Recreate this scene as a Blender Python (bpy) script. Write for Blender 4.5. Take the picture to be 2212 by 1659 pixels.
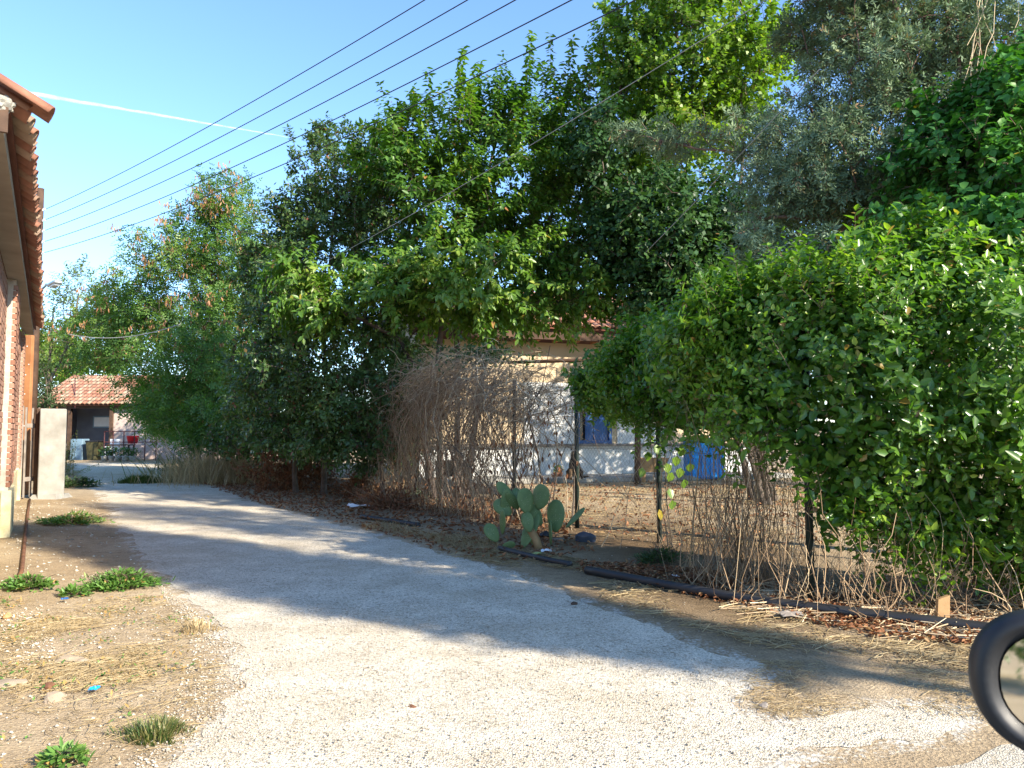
import bpy, bmesh, math, random
import numpy as np
from mathutils import Vector, Matrix
from mathutils.geometry import tessellate_polygon
for _o in list(bpy.data.objects): bpy.data.objects.remove(_o)
S = bpy.context.scene; COL = S.collection
rad = math.radians
# ------------------------------------------------------------------ camera
F, CX, CY, HOR, CH = 1662.0, 1106.0, 829.5, 930.0, 1.40      # focal length and horizon row on a 2212 px wide frame, eye height
PITCH = math.atan((HOR-CY)/F)
cam = bpy.data.cameras.new('camera'); camo = bpy.data.objects.new('camera', cam); COL.objects.link(camo)
camo.location = (0,0,CH); camo.rotation_euler = (math.pi/2+PITCH,0,0)
cam.sensor_width = 36; cam.lens = 36*F/2212; cam.clip_start = .05; cam.clip_end = 12000
cam.dof.use_dof = True; cam.dof.focus_distance = 10; cam.dof.aperture_fstop = 14
S.camera = camo
# ------------------------------------------------------------------ light
SUN_EL = 30.0; SUN_DIR = np.array([.80,-.60]); SUN_DIR /= np.linalg.norm(SUN_DIR)
w = bpy.data.worlds.new('World'); S.world = w; w.use_nodes = True
nt = w.node_tree; bg = nt.nodes['Background']; sky = nt.nodes.new('ShaderNodeTexSky'); sky.sky_type = 'NISHITA'
sky.sun_disc = False; sky.sun_elevation = rad(SUN_EL); sky.sun_rotation = math.atan2(SUN_DIR[0], SUN_DIR[1])
sky.air_density = 1.0; sky.dust_density = .1; sky.ozone_density = 5.6
nt.links.new(sky.outputs[0], bg.inputs[0]); bg.inputs[1].default_value = .124
sun = bpy.data.lights.new('sun','SUN'); sun.energy = 4.0; sun.angle = rad(.55); sun.color = (1,.90,.74)
suno = bpy.data.objects.new('sun', sun); COL.objects.link(suno)
_d = Vector((SUN_DIR[0]*math.cos(rad(SUN_EL)), SUN_DIR[1]*math.cos(rad(SUN_EL)), math.sin(rad(SUN_EL))))
suno.rotation_euler = _d.to_track_quat('Z','Y').to_euler(); suno.location = (20,-15,20)
S.view_settings.view_transform = 'Standard'; S.view_settings.look = 'None'; S.view_settings.gamma = 1
S.view_settings.use_curve_mapping = False; S.view_settings.exposure = 1.7
S.render.engine = 'CYCLES'; cy = S.cycles
cy.max_bounces = 7; cy.diffuse_bounces = 4; cy.glossy_bounces = 2; cy.transmission_bounces = 4; cy.transparent_max_bounces = 6
cy.use_denoising = True; cy.caustics_reflective = False; cy.caustics_refractive = False
# ------------------------------------------------------------------ helpers
R = np.random.default_rng(7); random.seed(7)
def ray(px, py):
    x, y, z = (px-CX)/F, 1.0, (CY-py)/F; c, s = math.cos(PITCH), math.sin(PITCH)
    return np.array([x, y*c-z*s, y*s+z*c])
def at(px, py, D): d = ray(px,py); return np.array([0,0,CH]) + d*(D/d[1])
def gd(px, py, z=0.): d = ray(px,py); return np.array([0,0,CH]) + d*((z-CH)/d[2])
def nrm(a): return a/np.maximum(np.linalg.norm(a,axis=-1,keepdims=True),1e-9)
def unit(n): return nrm(R.normal(size=(n,3)))
def link(o, parent=None):
    COL.objects.link(o)
    if parent is not None: o.parent = parent
    return o
def tag(o, label=None, cat=None, group=None, kind=None):
    if label: o['label'] = label
    if cat: o['category'] = cat
    if group: o['group'] = group
    if kind: o['kind'] = kind
    return o
def thing(name, label, cat, group=None, loc=(0,0,0), rz=0):
    o = bpy.data.objects.new(name, None); link(o); o.location = tuple(float(v) for v in loc); o.rotation_euler = (0,0,rz)
    o.empty_display_size = .1
    return tag(o, label, cat, group)
def raw(name, V, faces, mat, tint=None, smooth=False):
    """faces: list of int arrays (M,k); tint: list of float arrays matching"""
    me = bpy.data.meshes.new(name); V = np.asarray(V, np.float32)
    me.vertices.add(len(V)); me.vertices.foreach_set('co', V.ravel())
    faces = [np.asarray(f, np.int32) for f in faces if len(f)]
    nl = sum(f.size for f in faces); npoly = sum(len(f) for f in faces)
    me.loops.add(nl); me.loops.foreach_set('vertex_index', np.concatenate([f.ravel() for f in faces]))
    tot = np.concatenate([np.full(len(f), f.shape[1], np.int32) for f in faces])
    me.polygons.add(npoly); me.polygons.foreach_set('loop_start', np.concatenate([[0], np.cumsum(tot)[:-1]]).astype(np.int32))
    if smooth: me.polygons.foreach_set('use_smooth', np.ones(npoly, bool))
    if tint is not None:
        a = me.attributes.new('tint','FLOAT','FACE'); a.data.foreach_set('value', np.concatenate([np.asarray(t,np.float32).ravel() for t in tint]))
    me.update(calc_edges=True)
    if mat: me.materials.append(mat)
    return me
def obj(name, me, parent=None, loc=None):
    o = bpy.data.objects.new(name, me); link(o, parent)
    if loc is not None: o.location = tuple(float(v) for v in loc)
    return o
class MB:
    """collects polygons in world or local coordinates"""
    def __init__(s): s.v = []; s.f = []
    def add(s, vs, fs):
        b = len(s.v); s.v += [tuple(float(c) for c in v) for v in vs]; s.f += [tuple(b+i for i in f) for f in fs]; return s
    def box(s, c, size, ax=None):
        c = np.array(c,float); h = np.array(size,float)/2; ax = np.eye(3) if ax is None else np.array(ax,float)
        vs = [c + ax[0]*h[0]*i + ax[1]*h[1]*j + ax[2]*h[2]*k for k in (-1,1) for j in (-1,1) for i in (-1,1)]
        return s.add(vs, [(0,2,3,1),(4,5,7,6),(0,1,5,4),(2,6,7,3),(0,4,6,2),(1,3,7,5)])
    def tube(s, pts, r, n=8, caps=True):
        pts = [np.array(p,float) for p in pts]; m = len(pts); r = [r]*m if np.isscalar(r) else r; vs = []; ref = None
        for i in range(m):
            t = nrm((pts[min(i+1,m-1)]-pts[max(i-1,0)])[None])[0]
            if ref is None:
                ref = np.cross(t, (0,0,1) if abs(t[2])<.9 else (1,0,0))
            u = nrm((ref-t*np.dot(ref,t))[None])[0]; v = np.cross(t,u); ref = u
            vs += [pts[i]+r[i]*(u*math.cos(2*math.pi*k/n)+v*math.sin(2*math.pi*k/n)) for k in range(n)]
        fs = [(i*n+k, i*n+(k+1)%n, (i+1)*n+(k+1)%n, (i+1)*n+k) for i in range(m-1) for k in range(n)]
        if caps: fs += [tuple(range(n-1,-1,-1)), tuple((m-1)*n+k for k in range(n))]
        return s.add(vs, fs)
    def mesh(s, name, mat, smooth=False, bevel=0):
        me = bpy.data.meshes.new(name); me.from_pydata(s.v, [], s.f)
        if bevel:
            bm = bmesh.new(); bm.from_mesh(me); bmesh.ops.bevel(bm, geom=bm.edges[:], offset=bevel, segments=1, affect='EDGES', profile=.5); bm.to_mesh(me); bm.free()
        if smooth:
            me.polygons.foreach_set('use_smooth', np.ones(len(me.polygons), bool))
        me.update(); me.materials.append(mat); return me
    def build(s, name, mat, parent=None, smooth=False, bevel=0): return obj(name, s.mesh(name, mat, smooth, bevel), parent)
# vectorised geometry -------------------------------------------------
def leaf_geo(P, A, N, L, Wd, fold=.22, curl=.18):
    n = len(P); A = nrm(A); Sd = nrm(np.cross(A, N)); N = np.cross(Sd, A)
    o = np.array([[0,0,0],[.5,.33,fold*.5],[.36,.70,fold*.36-curl*.45],[0,1,-curl],[-.36,.70,fold*.36-curl*.45],[-.5,.33,fold*.5]])
    L = np.broadcast_to(L,(n,))[:,None,None]; Wd = np.broadcast_to(Wd,(n,))[:,None,None]
    V = P[:,None]+Sd[:,None]*o[None,:,0:1]*Wd + A[:,None]*o[None,:,1:2]*L + N[:,None]*(o[None,:,2:3]*Wd)
    b = (np.arange(n)*6)[:,None]
    Fq = np.concatenate([b+np.array([0,1,2,3]), b+np.array([0,3,4,5])],1).reshape(-1,4)
    return V.reshape(-1,3), Fq, 2
def diamond_geo(P, A, N, L, Wd):
    n = len(P); A = nrm(A); Sd = nrm(np.cross(A, N)); L = np.broadcast_to(L,(n,))[:,None]; Wd = np.broadcast_to(Wd,(n,))[:,None]
    V = np.stack([P, P+A*L*.45+Sd*Wd*.5, P+A*L, P+A*L*.45-Sd*Wd*.5],1)
    return V.reshape(-1,3), (np.arange(n)*4)[:,None]+np.array([0,1,2,3]), 1
def frond_geo(P, A, N, L, pairs, ll, lw, ang=60):
    """pinnate leaf: leaflets in pairs along a rachis"""
    n = len(P); A = nrm(A); Sd = nrm(np.cross(A,N)); N = np.cross(Sd,A); out=[]
    ca, sa = math.cos(rad(ang)), math.sin(rad(ang)); Ps, As, Ns, Ls = [],[],[],[]
    for k in range(pairs):
        t = (k+.6)/pairs
        for sg in (-1,1):
            Ps.append(P + A*(L*t)[:,None] - N*(L*.25*t*t)[:,None]); As.append(A*ca+Sd*sg*sa); Ns.append(N+Sd*sg*.25); Ls.append(np.full(n, ll*(1-.45*abs(t-.45))))
    Ps.append(P + A*(L)[:,None]-N*(L*.25)[:,None]); As.append(A); Ns.append(N); Ls.append(np.full(n,ll))
    V,Fq,_ = diamond_geo(np.concatenate(Ps), np.concatenate(As), np.concatenate(Ns), np.concatenate(Ls), lw)
    return V, Fq, 2*pairs+1
def blade_geo(P, A, L, Wd, bend):
    """grass blades bending over; bend is metres of droop at the tip"""
    n = len(P); A = nrm(A); H = nrm(np.stack([A[:,0],A[:,1],np.zeros(n)],1)+1e-6); Sd = nrm(np.cross(A, H+unit(n)*.3))
    L = np.broadcast_to(L,(n,))[:,None]; Wd = np.broadcast_to(Wd,(n,))[:,None]; bend = np.broadcast_to(bend,(n,))[:,None]
    rows = []
    for t,wf in ((0,1),(.4,.9),(.75,.55)):
        c = P + A*L*t + (H*.6-np.array([0,0,1.]))*bend*t*t; rows += [c-Sd*Wd*wf*.5, c+Sd*Wd*wf*.5]
    rows.append(P + A*L + (H*.6-np.array([0,0,1.]))*bend)
    V = np.stack(rows,1).reshape(-1,3); b = (np.arange(n)*7)[:,None]
    q = np.concatenate([b+np.array([0,1,3,2]), b+np.array([2,3,5,4])],1).reshape(-1,4); t3 = b+np.array([4,5,6])
    return V, q, t3
def strands_geo(Pt, rr, sides=3):
    """Pt (M,K,3) polylines, rr (M,K) radii -> tubes"""
    M,K,_ = Pt.shape; T = np.empty_like(Pt); T[:,1:-1] = Pt[:,2:]-Pt[:,:-2]; T[:,0] = Pt[:,1]-Pt[:,0]; T[:,-1] = Pt[:,-1]-Pt[:,-2]; T = nrm(T)
    mean = nrm(T.mean(1)); ref = np.where(np.abs(mean[:,2:3])<.8, np.array([[0,0,1.]]), np.array([[1.,0,0]]))
    U = nrm(np.cross(T, ref[:,None]+.001)); W_ = np.cross(T,U); rr = np.broadcast_to(rr,(M,K))
    ang = 2*np.pi*np.arange(sides)/sides
    V = Pt[:,:,None]+rr[:,:,None,None]*(U[:,:,None]*np.cos(ang)[None,None,:,None]+W_[:,:,None]*np.sin(ang)[None,None,:,None])
    idx = np.arange(M*K*sides).reshape(M,K,sides); a = idx[:,:-1]; b = idx[:,1:]
    Fq = np.stack([a, np.roll(a,-1,2), np.roll(b,-1,2), b],-1).reshape(-1,4)
    return V.reshape(-1,3), Fq
def bez(P0,P1,P2,K):
    t = np.linspace(0,1,K)[None,:,None]; return P0[:,None]*(1-t)**2+P1[:,None]*2*t*(1-t)+P2[:,None]*t*t
def in_poly(P, poly):
    poly = np.asarray(poly)[:,:2]; x,y = P[:,0],P[:,1]; c = np.zeros(len(P),bool); j = len(poly)-1
    for i in range(len(poly)):
        xi,yi = poly[i]; xj,yj = poly[j]
        k = ((yi>y)!=(yj>y)) & (x < (xj-xi)*(y-yi)/(yj-yi+1e-12)+xi); c ^= k; j = i
    return c
def scatter(poly, n):
    poly = np.asarray(poly)[:,:2]; lo,hi = poly.min(0),poly.max(0); out = np.zeros((0,2))
    while len(out)<n:
        p = lo+R.random((n*2,2))*(hi-lo); out = np.concatenate([out, p[in_poly(p,poly)]])
    return np.concatenate([out[:n], np.zeros((n,1))],1)
def scatter_px(pts, n): return scatter([gd(*p) for p in pts], n)
_ph = R.random((8,3))*50
def lump(P, f=.6):
    """cheap smooth noise in [0,1]"""
    v = np.zeros(len(P))
    for k in range(8):
        d = nrm(_ph[k:k+1]-25)[0]; v += np.sin((P@d)*f*(1+.35*k)+_ph[k,0])
    return .5+.5*np.clip(v/4.,-1,1)
# ------------------------------------------------------------------ materials
def new_mat(name):
    m = bpy.data.materials.new(name); m.use_nodes = True; t = m.node_tree; b = t.nodes['Principled BSDF']
    return m, t, b
def ramp(t, stops):
    n = t.nodes.new('ShaderNodeValToRGB'); e = n.color_ramp.elements
    while len(e)>1: e.remove(e[-1])
    e[0].position = stops[0][0]; e[0].color = (*stops[0][1],1)
    for p,c in stops[1:]:
        k = e.new(p); k.color = (*c,1)
    return n
def noise(t, scale, detail=4, rough=.6, coord='Object', dist=0):
    tc = t.nodes.new('ShaderNodeTexCoord'); n = t.nodes.new('ShaderNodeTexNoise'); n.inputs['Scale'].default_value = scale
    n.inputs['Detail'].default_value = detail; n.inputs['Roughness'].default_value = rough; n.inputs['Distortion'].default_value = dist
    t.links.new(tc.outputs[coord], n.inputs['Vector']); return n
def mix(t, a, b, fac, mode='MIX'):
    n = t.nodes.new('ShaderNodeMix'); n.data_type = 'RGBA'; n.blend_type = mode
    for s,v in ((6,a),(7,b)):
        if isinstance(v, tuple): n.inputs[s].default_value = (*v,1)
        else: t.links.new(v, n.inputs[s])
    if isinstance(fac,(int,float)): n.inputs[0].default_value = fac
    else: t.links.new(fac, n.inputs[0])
    return n.outputs[2]
def bump(t, b, h, strength=.3, dist=.01):
    n = t.nodes.new('ShaderNodeBump'); n.inputs['Strength'].default_value = strength; n.inputs['Distance'].default_value = dist
    t.links.new(h, n.inputs['Height']); t.links.new(n.outputs[0], b.inputs['Normal'])
def surf(name, c1, c2, scale=6, rough=.85, bmp=.25, bd=.01, spec=.25, detail=6, c3=None, metal=0, coord='Object'):
    m,t,b = new_mat(name); n = noise(t, scale, detail, coord=coord); st = [(.3,c1),(.7,c2)]
    if c3: st = [(.25,c1),(.5,c2),(.75,c3)]
    r = ramp(t, st); t.links.new(n.outputs[0], r.inputs[0]); t.links.new(r.outputs[0], b.inputs['Base Color'])
    n2 = noise(t, scale*6, 4, coord=coord)
    if bmp: bump(t, b, n2.outputs[0], bmp, bd)
    b.inputs['Roughness'].default_value = rough; b.inputs['Specular IOR Level'].default_value = spec; b.inputs['Metallic'].default_value = metal
    return m
def random_surf(name, stops, rough=.85, scale=12, spec=.2, amt=.35):
    """colour differs from object to object"""
    m,t,b = new_mat(name); oi = t.nodes.new('ShaderNodeObjectInfo'); r = ramp(t, stops); t.links.new(oi.outputs['Random'], r.inputs[0])
    n = noise(t, scale, 6); d = ramp(t, [(.3,(.45,.45,.45)),(.7,(1.25,1.25,1.25))]); t.links.new(n.outputs[0], d.inputs[0])
    t.links.new(mix(t, r.outputs[0], d.outputs[0], amt, 'MULTIPLY'), b.inputs['Base Color'])
    bump(t, b, noise(t, scale*5).outputs[0], .35, .006); b.inputs['Roughness'].default_value = rough; b.inputs['Specular IOR Level'].default_value = spec
    return m
def leaf_mat(name, stops, trans=.35, rough=.45, spec=.35, tcol=(1.25,1.5,.45)):
    m,t,b = new_mat(name); a = t.nodes.new('ShaderNodeAttribute'); a.attribute_name = 'tint'
    r = ramp(t, stops); t.links.new(a.outputs['Fac'], r.inputs[0]); t.links.new(r.outputs[0], b.inputs['Base Color'])
    b.inputs['Roughness'].default_value = rough; b.inputs['Specular IOR Level'].default_value = spec
    if trans:
        tr = t.nodes.new('ShaderNodeBsdfTranslucent'); t.links.new(mix(t, r.outputs[0], tcol, 1., 'MULTIPLY'), tr.inputs[0])
        ms = t.nodes.new('ShaderNodeMixShader'); ms.inputs[0].default_value = trans
        t.links.new(b.outputs[0], ms.inputs[1]); t.links.new(tr.outputs[0], ms.inputs[2]); t.links.new(ms.outputs[0], t.nodes['Material Output'].inputs[0])
    return m
M = {}
M['bark'] = surf('bark', (.07,.055,.045), (.17,.135,.105), 9, .9, .6, .02)
M['cherry_bark'] = surf('cherry_bark', (.06,.045,.038), (.16,.12,.10), 7, .8, .5, .02)
M['cypress_bark'] = surf('cypress_bark', (.13,.08,.06), (.25,.17,.13), 8, .9, .6, .02)
M['twig'] = surf('twig', (.09,.065,.045), (.19,.145,.10), 5, .9, 0)
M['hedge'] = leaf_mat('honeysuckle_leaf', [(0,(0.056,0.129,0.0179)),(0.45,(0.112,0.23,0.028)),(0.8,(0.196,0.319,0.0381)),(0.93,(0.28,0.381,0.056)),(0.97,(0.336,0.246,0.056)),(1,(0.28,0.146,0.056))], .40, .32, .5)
M['ivy'] = leaf_mat('ivy_leaf', [(0,(0.0359,0.129,0.0259)),(0.5,(0.0719,0.215,0.0374)),(0.9,(0.122,0.288,0.046)),(1,(0.359,0.259,0.0431))], .3)
M['cherry'] = leaf_mat('cherry_leaf', [(0,(0.0517,0.127,0.0207)),(0.5,(0.101,0.201,0.0299)),(0.85,(0.172,0.276,0.0391)),(0.95,(0.265,0.322,0.0575)),(0.975,(0.38,0.276,0.046)),(1,(0.322,0.138,0.0575))], .36, .38, .45)
M['plum'] = leaf_mat('plum_leaf', [(0,(0.046,0.0862,0.0276)),(0.5,(0.0759,0.14,0.0391)),(0.9,(0.127,0.196,0.0517)),(0.97,(0.161,0.0805,0.046)),(1,(0.276,0.0805,0.0575))], .3, .42, .45)
M['locust'] = leaf_mat('locust_leaf', [(0,(0.066,0.143,0.033)),(0.5,(0.116,0.22,0.0495)),(0.9,(0.198,0.286,0.066)),(1,(0.308,0.242,0.066))], .38)
M['pod'] = leaf_mat('seed_pod', [(0,(.22,.10,.05)),(.5,(.32,.155,.075)),(1,(.40,.23,.12))], .2, .6)
M['apricot'] = leaf_mat('apricot_leaf', [(0,(0.063,0.126,0.0189)),(0.5,(0.131,0.231,0.0273)),(0.85,(0.221,0.315,0.0347)),(0.96,(0.315,0.367,0.0473)),(1,(0.441,0.336,0.0473))], .42)
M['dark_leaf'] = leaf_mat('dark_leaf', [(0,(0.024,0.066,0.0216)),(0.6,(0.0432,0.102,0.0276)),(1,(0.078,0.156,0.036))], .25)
M['cypress'] = leaf_mat('cypress_spray', [(0,(.085,.135,.07)),(.5,(.165,.235,.135)),(.85,(.27,.345,.215)),(.93,(.24,.22,.10)),(1,(.24,.15,.08))], .18, .7, .15, (1,1.1,.7))
M['far_leaf'] = leaf_mat('far_leaf', [(0,(.08,.12,.03)),(.5,(.14,.19,.045)),(1,(.25,.26,.07))], .4)
M['oleander'] = leaf_mat('oleander_leaf', [(0,(.035,.07,.025)),(.6,(.07,.12,.045)),(.9,(.13,.17,.07)),(1,(.3,.27,.07))], .3)
M['weed'] = leaf_mat('weed_leaf', [(0,(0.0625,0.138,0.0312)),(0.6,(0.125,0.25,0.05)),(0.92,(0.213,0.325,0.0875)),(1,(0.438,0.275,0.1))], .3)
M['grass'] = leaf_mat('grass_blade', [(0,(.05,.09,.025)),(.7,(.09,.14,.04)),(1,(.25,.23,.09))], .3)
M['straw'] = leaf_mat('straw', [(0,(.26,.18,.085)),(.5,(.42,.31,.16)),(1,(.58,.47,.28))], .2, .7, .2, (1.1,1,.7))
M['dry_leaf'] = leaf_mat('dry_leaf', [(0,(.14,.06,.03)),(.5,(.24,.105,.05)),(.85,(.34,.17,.08)),(1,(.45,.30,.15))], .15, .75, .15, (1.1,.9,.6))
M['dead_stem'] = leaf_mat('dead_stem', [(0,(.17,.105,.062)),(.5,(.36,.25,.15)),(.85,(.53,.40,.245)),(1,(.67,.55,.37))], 0, .8, .15)
M['cactus'] = surf('cactus', (.10,.155,.055), (.175,.235,.085), 7, .6, .2, .004, .3)
_t=M['cactus'].node_tree; _b=_t.nodes['Principled BSDF']; _v=_t.nodes.new('ShaderNodeTexVoronoi'); _v.inputs['Scale'].default_value=38; _v.inputs['Randomness'].default_value=.45; _tc=_t.nodes.new('ShaderNodeTexCoord'); _t.links.new(_tc.outputs['Object'],_v.inputs['Vector']); _r=ramp(_t,[(.10,(1,1,1)),(.17,(0,0,0))]); _t.links.new(_v.outputs['Distance'],_r.inputs[0]); _src=_b.inputs['Base Color'].links[0].from_socket; _n=noise(_t,4,5,.7); _k=ramp(_t,[(.55,(0,0,0)),(.72,(1,1,1))]); _t.links.new(_n.outputs[0],_k.inputs[0]); _m=mix(_t,_src,(.20,.19,.09),_k.outputs[0]); _t.links.new(mix(_t,_m,(.42,.38,.24),_r.outputs[0]),_b.inputs['Base Color'])
M['cactus_pale'] = surf('cactus_pale', (.30,.36,.10), (.45,.47,.18), 9, .6, .2, .004, .3)
M['pipe'] = surf('black_plastic_pipe', (.016,.016,.018), (.035,.034,.034), 3, .5, .05, .002, .4)
M['concrete'] = surf('concrete', (.20,.19,.165), (.38,.37,.34), 2.2, .9, .25, .006, .2, 8)
M['soffit'] = surf('soffit_concrete', (.27,.235,.185), (.40,.35,.275), 1.6, .9, .2, .006, .2, 8)
M['mortar'] = surf('mortar', (.34,.29,.235), (.50,.44,.36), 8, .95, .4, .006)
M['brick'] = random_surf('brick', [(0,(.23,.11,.07)),(.4,(.31,.155,.105)),(.75,(.38,.215,.15)),(1,(.29,.17,.125))])
M['plinth'] = surf('plinth_plaster', (.38,.32,.17), (.55,.50,.33), 3, .95, .5, .01, .2, 8, (.30,.26,.15))
M['tile'] = random_surf('clay_tile', [(0,(.29,.125,.075)),(.5,(.37,.175,.11)),(1,(.43,.25,.165))], .8, 9, .2, .55)
M['old_tile'] = random_surf('weathered_tile', [(0,(.25,.115,.075)),(.4,(.36,.17,.11)),(.7,(.30,.22,.15)),(1,(.40,.27,.19))], .85, 7, .2, .6)
M['under_tile'] = surf('tile_underside', (.13,.05,.032), (.20,.08,.05), 3, .85, .3, .01)
M['lime'] = surf('lime_mortar', (.36,.34,.29), (.55,.52,.45), 24, .95, .7, .02)
M['wood_red'] = surf('red_brown_wood', (.30,.125,.05), (.44,.20,.085), 3, .75, .3, .006)
M['wood_dark'] = surf('dark_wood', (.045,.028,.02), (.11,.065,.042), 4, .8, .4, .01)
M['wood_grey'] = surf('weathered_wood', (.15,.125,.105), (.30,.265,.23), 5, .85, .4, .008)
M['wood_crate'] = surf('crate_wood', (.30,.17,.075), (.46,.29,.14), 6, .8, .3, .006)
M['steel'] = surf('galvanised_steel', (.30,.31,.32), (.42,.43,.43), 6, .45, .1, .003, .5, 4, None, .6)
M['post_green'] = surf('fence_post_paint', (.012,.022,.018), (.025,.04,.032), 5, .55, .1, .003, .4)
M['wire'] = surf('fence_wire', (.06,.062,.06), (.11,.11,.105), 8, .6, 0, 0, .4, 4, None, .3)
M['rust'] = surf('rusty_iron', (.11,.05,.03), (.22,.105,.055), 9, .85, .3, .004)
M['cable'] = surf('black_cable', (.02,.02,.022), (.04,.04,.042), 2, .6, 0)
M['cable_grey'] = surf('grey_cable', (.30,.29,.27), (.42,.40,.36), 2, .6, 0)
M['white_wall'] = surf('whitewash', (.62,.62,.60), (.74,.74,.72), 1.4, .9, .2, .006, .2, 8)
M['cream_wall'] = surf('cream_plaster', (.52,.40,.26), (.62,.49,.33), 1.2, .9, .2, .006, .2, 8)
M['blue_paint'] = surf('blue_paint', (.02,.09,.26), (.03,.125,.34), 3, .5, .1, .004, .4)
M['blue_plastic'] = surf('blue_plastic', (.0,.24,.72), (.01,.31,.85), 2, .45, .08, .01, .4)
M['glass_dark'] = surf('dark_glass', (.02,.025,.03), (.035,.04,.045), 2, .12, 0, 0, .5)
M['black_plastic'] = surf('black_plastic', (.012,.012,.013), (.022,.022,.024), 4, .5, .05, .003, .4)
M['pink_wall'] = surf('pink_plaster', (.42,.32,.28), (.52,.42,.37), 1.2, .9, .15, .006)
M['shade_wall'] = surf('porch_shade_plaster', (.10,.11,.14), (.16,.17,.20), 1.2, .9, .15, .006)  # porch shadow painted in as a dark bluish wall colour
M['white_paint'] = surf('white_paint', (.70,.71,.72), (.80,.80,.80), 5, .5, .05, .003, .4)
M['red_plastic'] = surf('red_plastic', (.55,.012,.02), (.68,.025,.035), 5, .45, .05, .003, .4)
M['red_iron'] = surf('red_iron', (.07,.02,.02), (.11,.03,.03), 5, .6, .1, .003, .4)
M['box_blue'] = surf('grey_blue_paint', (.12,.20,.27), (.18,.27,.34), 3, .5, .08, .004, .4)
M['olive'] = surf('olive_plastic', (.05,.047,.02), (.08,.07,.03), 3, .6, .08, .004, .3)
M['stone'] = random_surf('stone', [(0,(.27,.21,.145)),(.5,(.34,.27,.19)),(1,(.25,.2,.15))], .95, 16)
M['slate'] = surf('slate', (.05,.06,.08), (.09,.10,.125), 6, .8, .2, .006)
M['paper'] = surf('white_litter', (.68,.68,.67), (.80,.80,.79), 9, .8, .3, .006)
M['fur'] = surf('dark_fur', (.012,.010,.009), (.03,.024,.02), 18, .8, .5, .01, .2)
M['fur_tan'] = surf('tan_fur', (.16,.10,.055), (.24,.155,.085), 18, .8, .5, .01, .2)
M['terracotta'] = surf('terracotta', (.30,.13,.07), (.42,.20,.11), 5, .85, .2, .004)
def ground_mat():
    m,t,b = new_mat('dry_soil'); n1 = noise(t,.55,6,.62); n2 = noise(t,9,8,.7); n3 = noise(t,60,4,.6)
    r1 = ramp(t,[(.28,(.245,.18,.11)),(.5,(.365,.28,.18)),(.72,(.48,.39,.27))]); t.links.new(n1.outputs[0], r1.inputs[0])
    r2 = ramp(t,[(.3,(.62,.6,.56)),(.5,(1,1,1)),(.72,(1.3,1.28,1.2))]); t.links.new(n2.outputs[0], r2.inputs[0])
    r3 = ramp(t,[(.36,(.6,.57,.52)),(.5,(1,1,1)),(.66,(1.4,1.38,1.3))]); t.links.new(n3.outputs[0], r3.inputs[0])
    c = mix(t, mix(t, r1.outputs[0], r2.outputs[0], .75,'MULTIPLY'), r3.outputs[0], .65,'MULTIPLY')
    ga = t.nodes.new('ShaderNodeAttribute'); ga.attribute_name = 'gravelly'; vo = t.nodes.new('ShaderNodeTexVoronoi'); vo.inputs['Scale'].default_value = 62; tc_ = t.nodes.new('ShaderNodeTexCoord'); t.links.new(tc_.outputs['Object'],vo.inputs['Vector'])
    gn = noise(t,3.2,5,.65); sx = t.nodes.new('ShaderNodeSeparateColor'); t.links.new(vo.outputs['Color'],sx.inputs[0])
    m1 = t.nodes.new('ShaderNodeMath'); m1.operation='MULTIPLY_ADD'; t.links.new(gn.outputs[0],m1.inputs[0]); m1.inputs[1].default_value=1.0; t.links.new(ga.outputs['Fac'],m1.inputs[2])
    m2 = t.nodes.new('ShaderNodeMath'); m2.operation='MULTIPLY_ADD'; t.links.new(sx.outputs[1],m2.inputs[0]); m2.inputs[1].default_value=.45; t.links.new(m1.outputs[0],m2.inputs[2])
    gr = ramp(t,[(.55,(0,0,0)),(.75,(1,1,1))]); sc_ = t.nodes.new('ShaderNodeMath'); sc_.operation='MULTIPLY'; sc_.inputs[1].default_value=.42; t.links.new(m2.outputs[0],sc_.inputs[0]); t.links.new(sc_.outputs[0],gr.inputs[0])
    gc = ramp(t,[(0,(.36,.33,.27)),(.4,(.58,.54,.46)),(1,(.72,.69,.6))]); t.links.new(sx.outputs[0],gc.inputs[0]); c = mix(t,c,gc.outputs[0],gr.outputs[0])
    # hedge shade painted into the soil colour along the fence
    a = t.nodes.new('ShaderNodeAttribute'); a.attribute_name = 'hedge_shade'
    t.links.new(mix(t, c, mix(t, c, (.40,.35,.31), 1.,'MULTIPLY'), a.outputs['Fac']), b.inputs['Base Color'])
    ad = t.nodes.new('ShaderNodeMath'); ad.operation='ADD'; t.links.new(n2.outputs[0],ad.inputs[0]); t.links.new(n3.outputs[0],ad.inputs[1])
    bump(t,b,ad.outputs[0],.6,.03); b.inputs['Roughness'].default_value=1; b.inputs['Specular IOR Level'].default_value=.05
    return m
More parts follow.
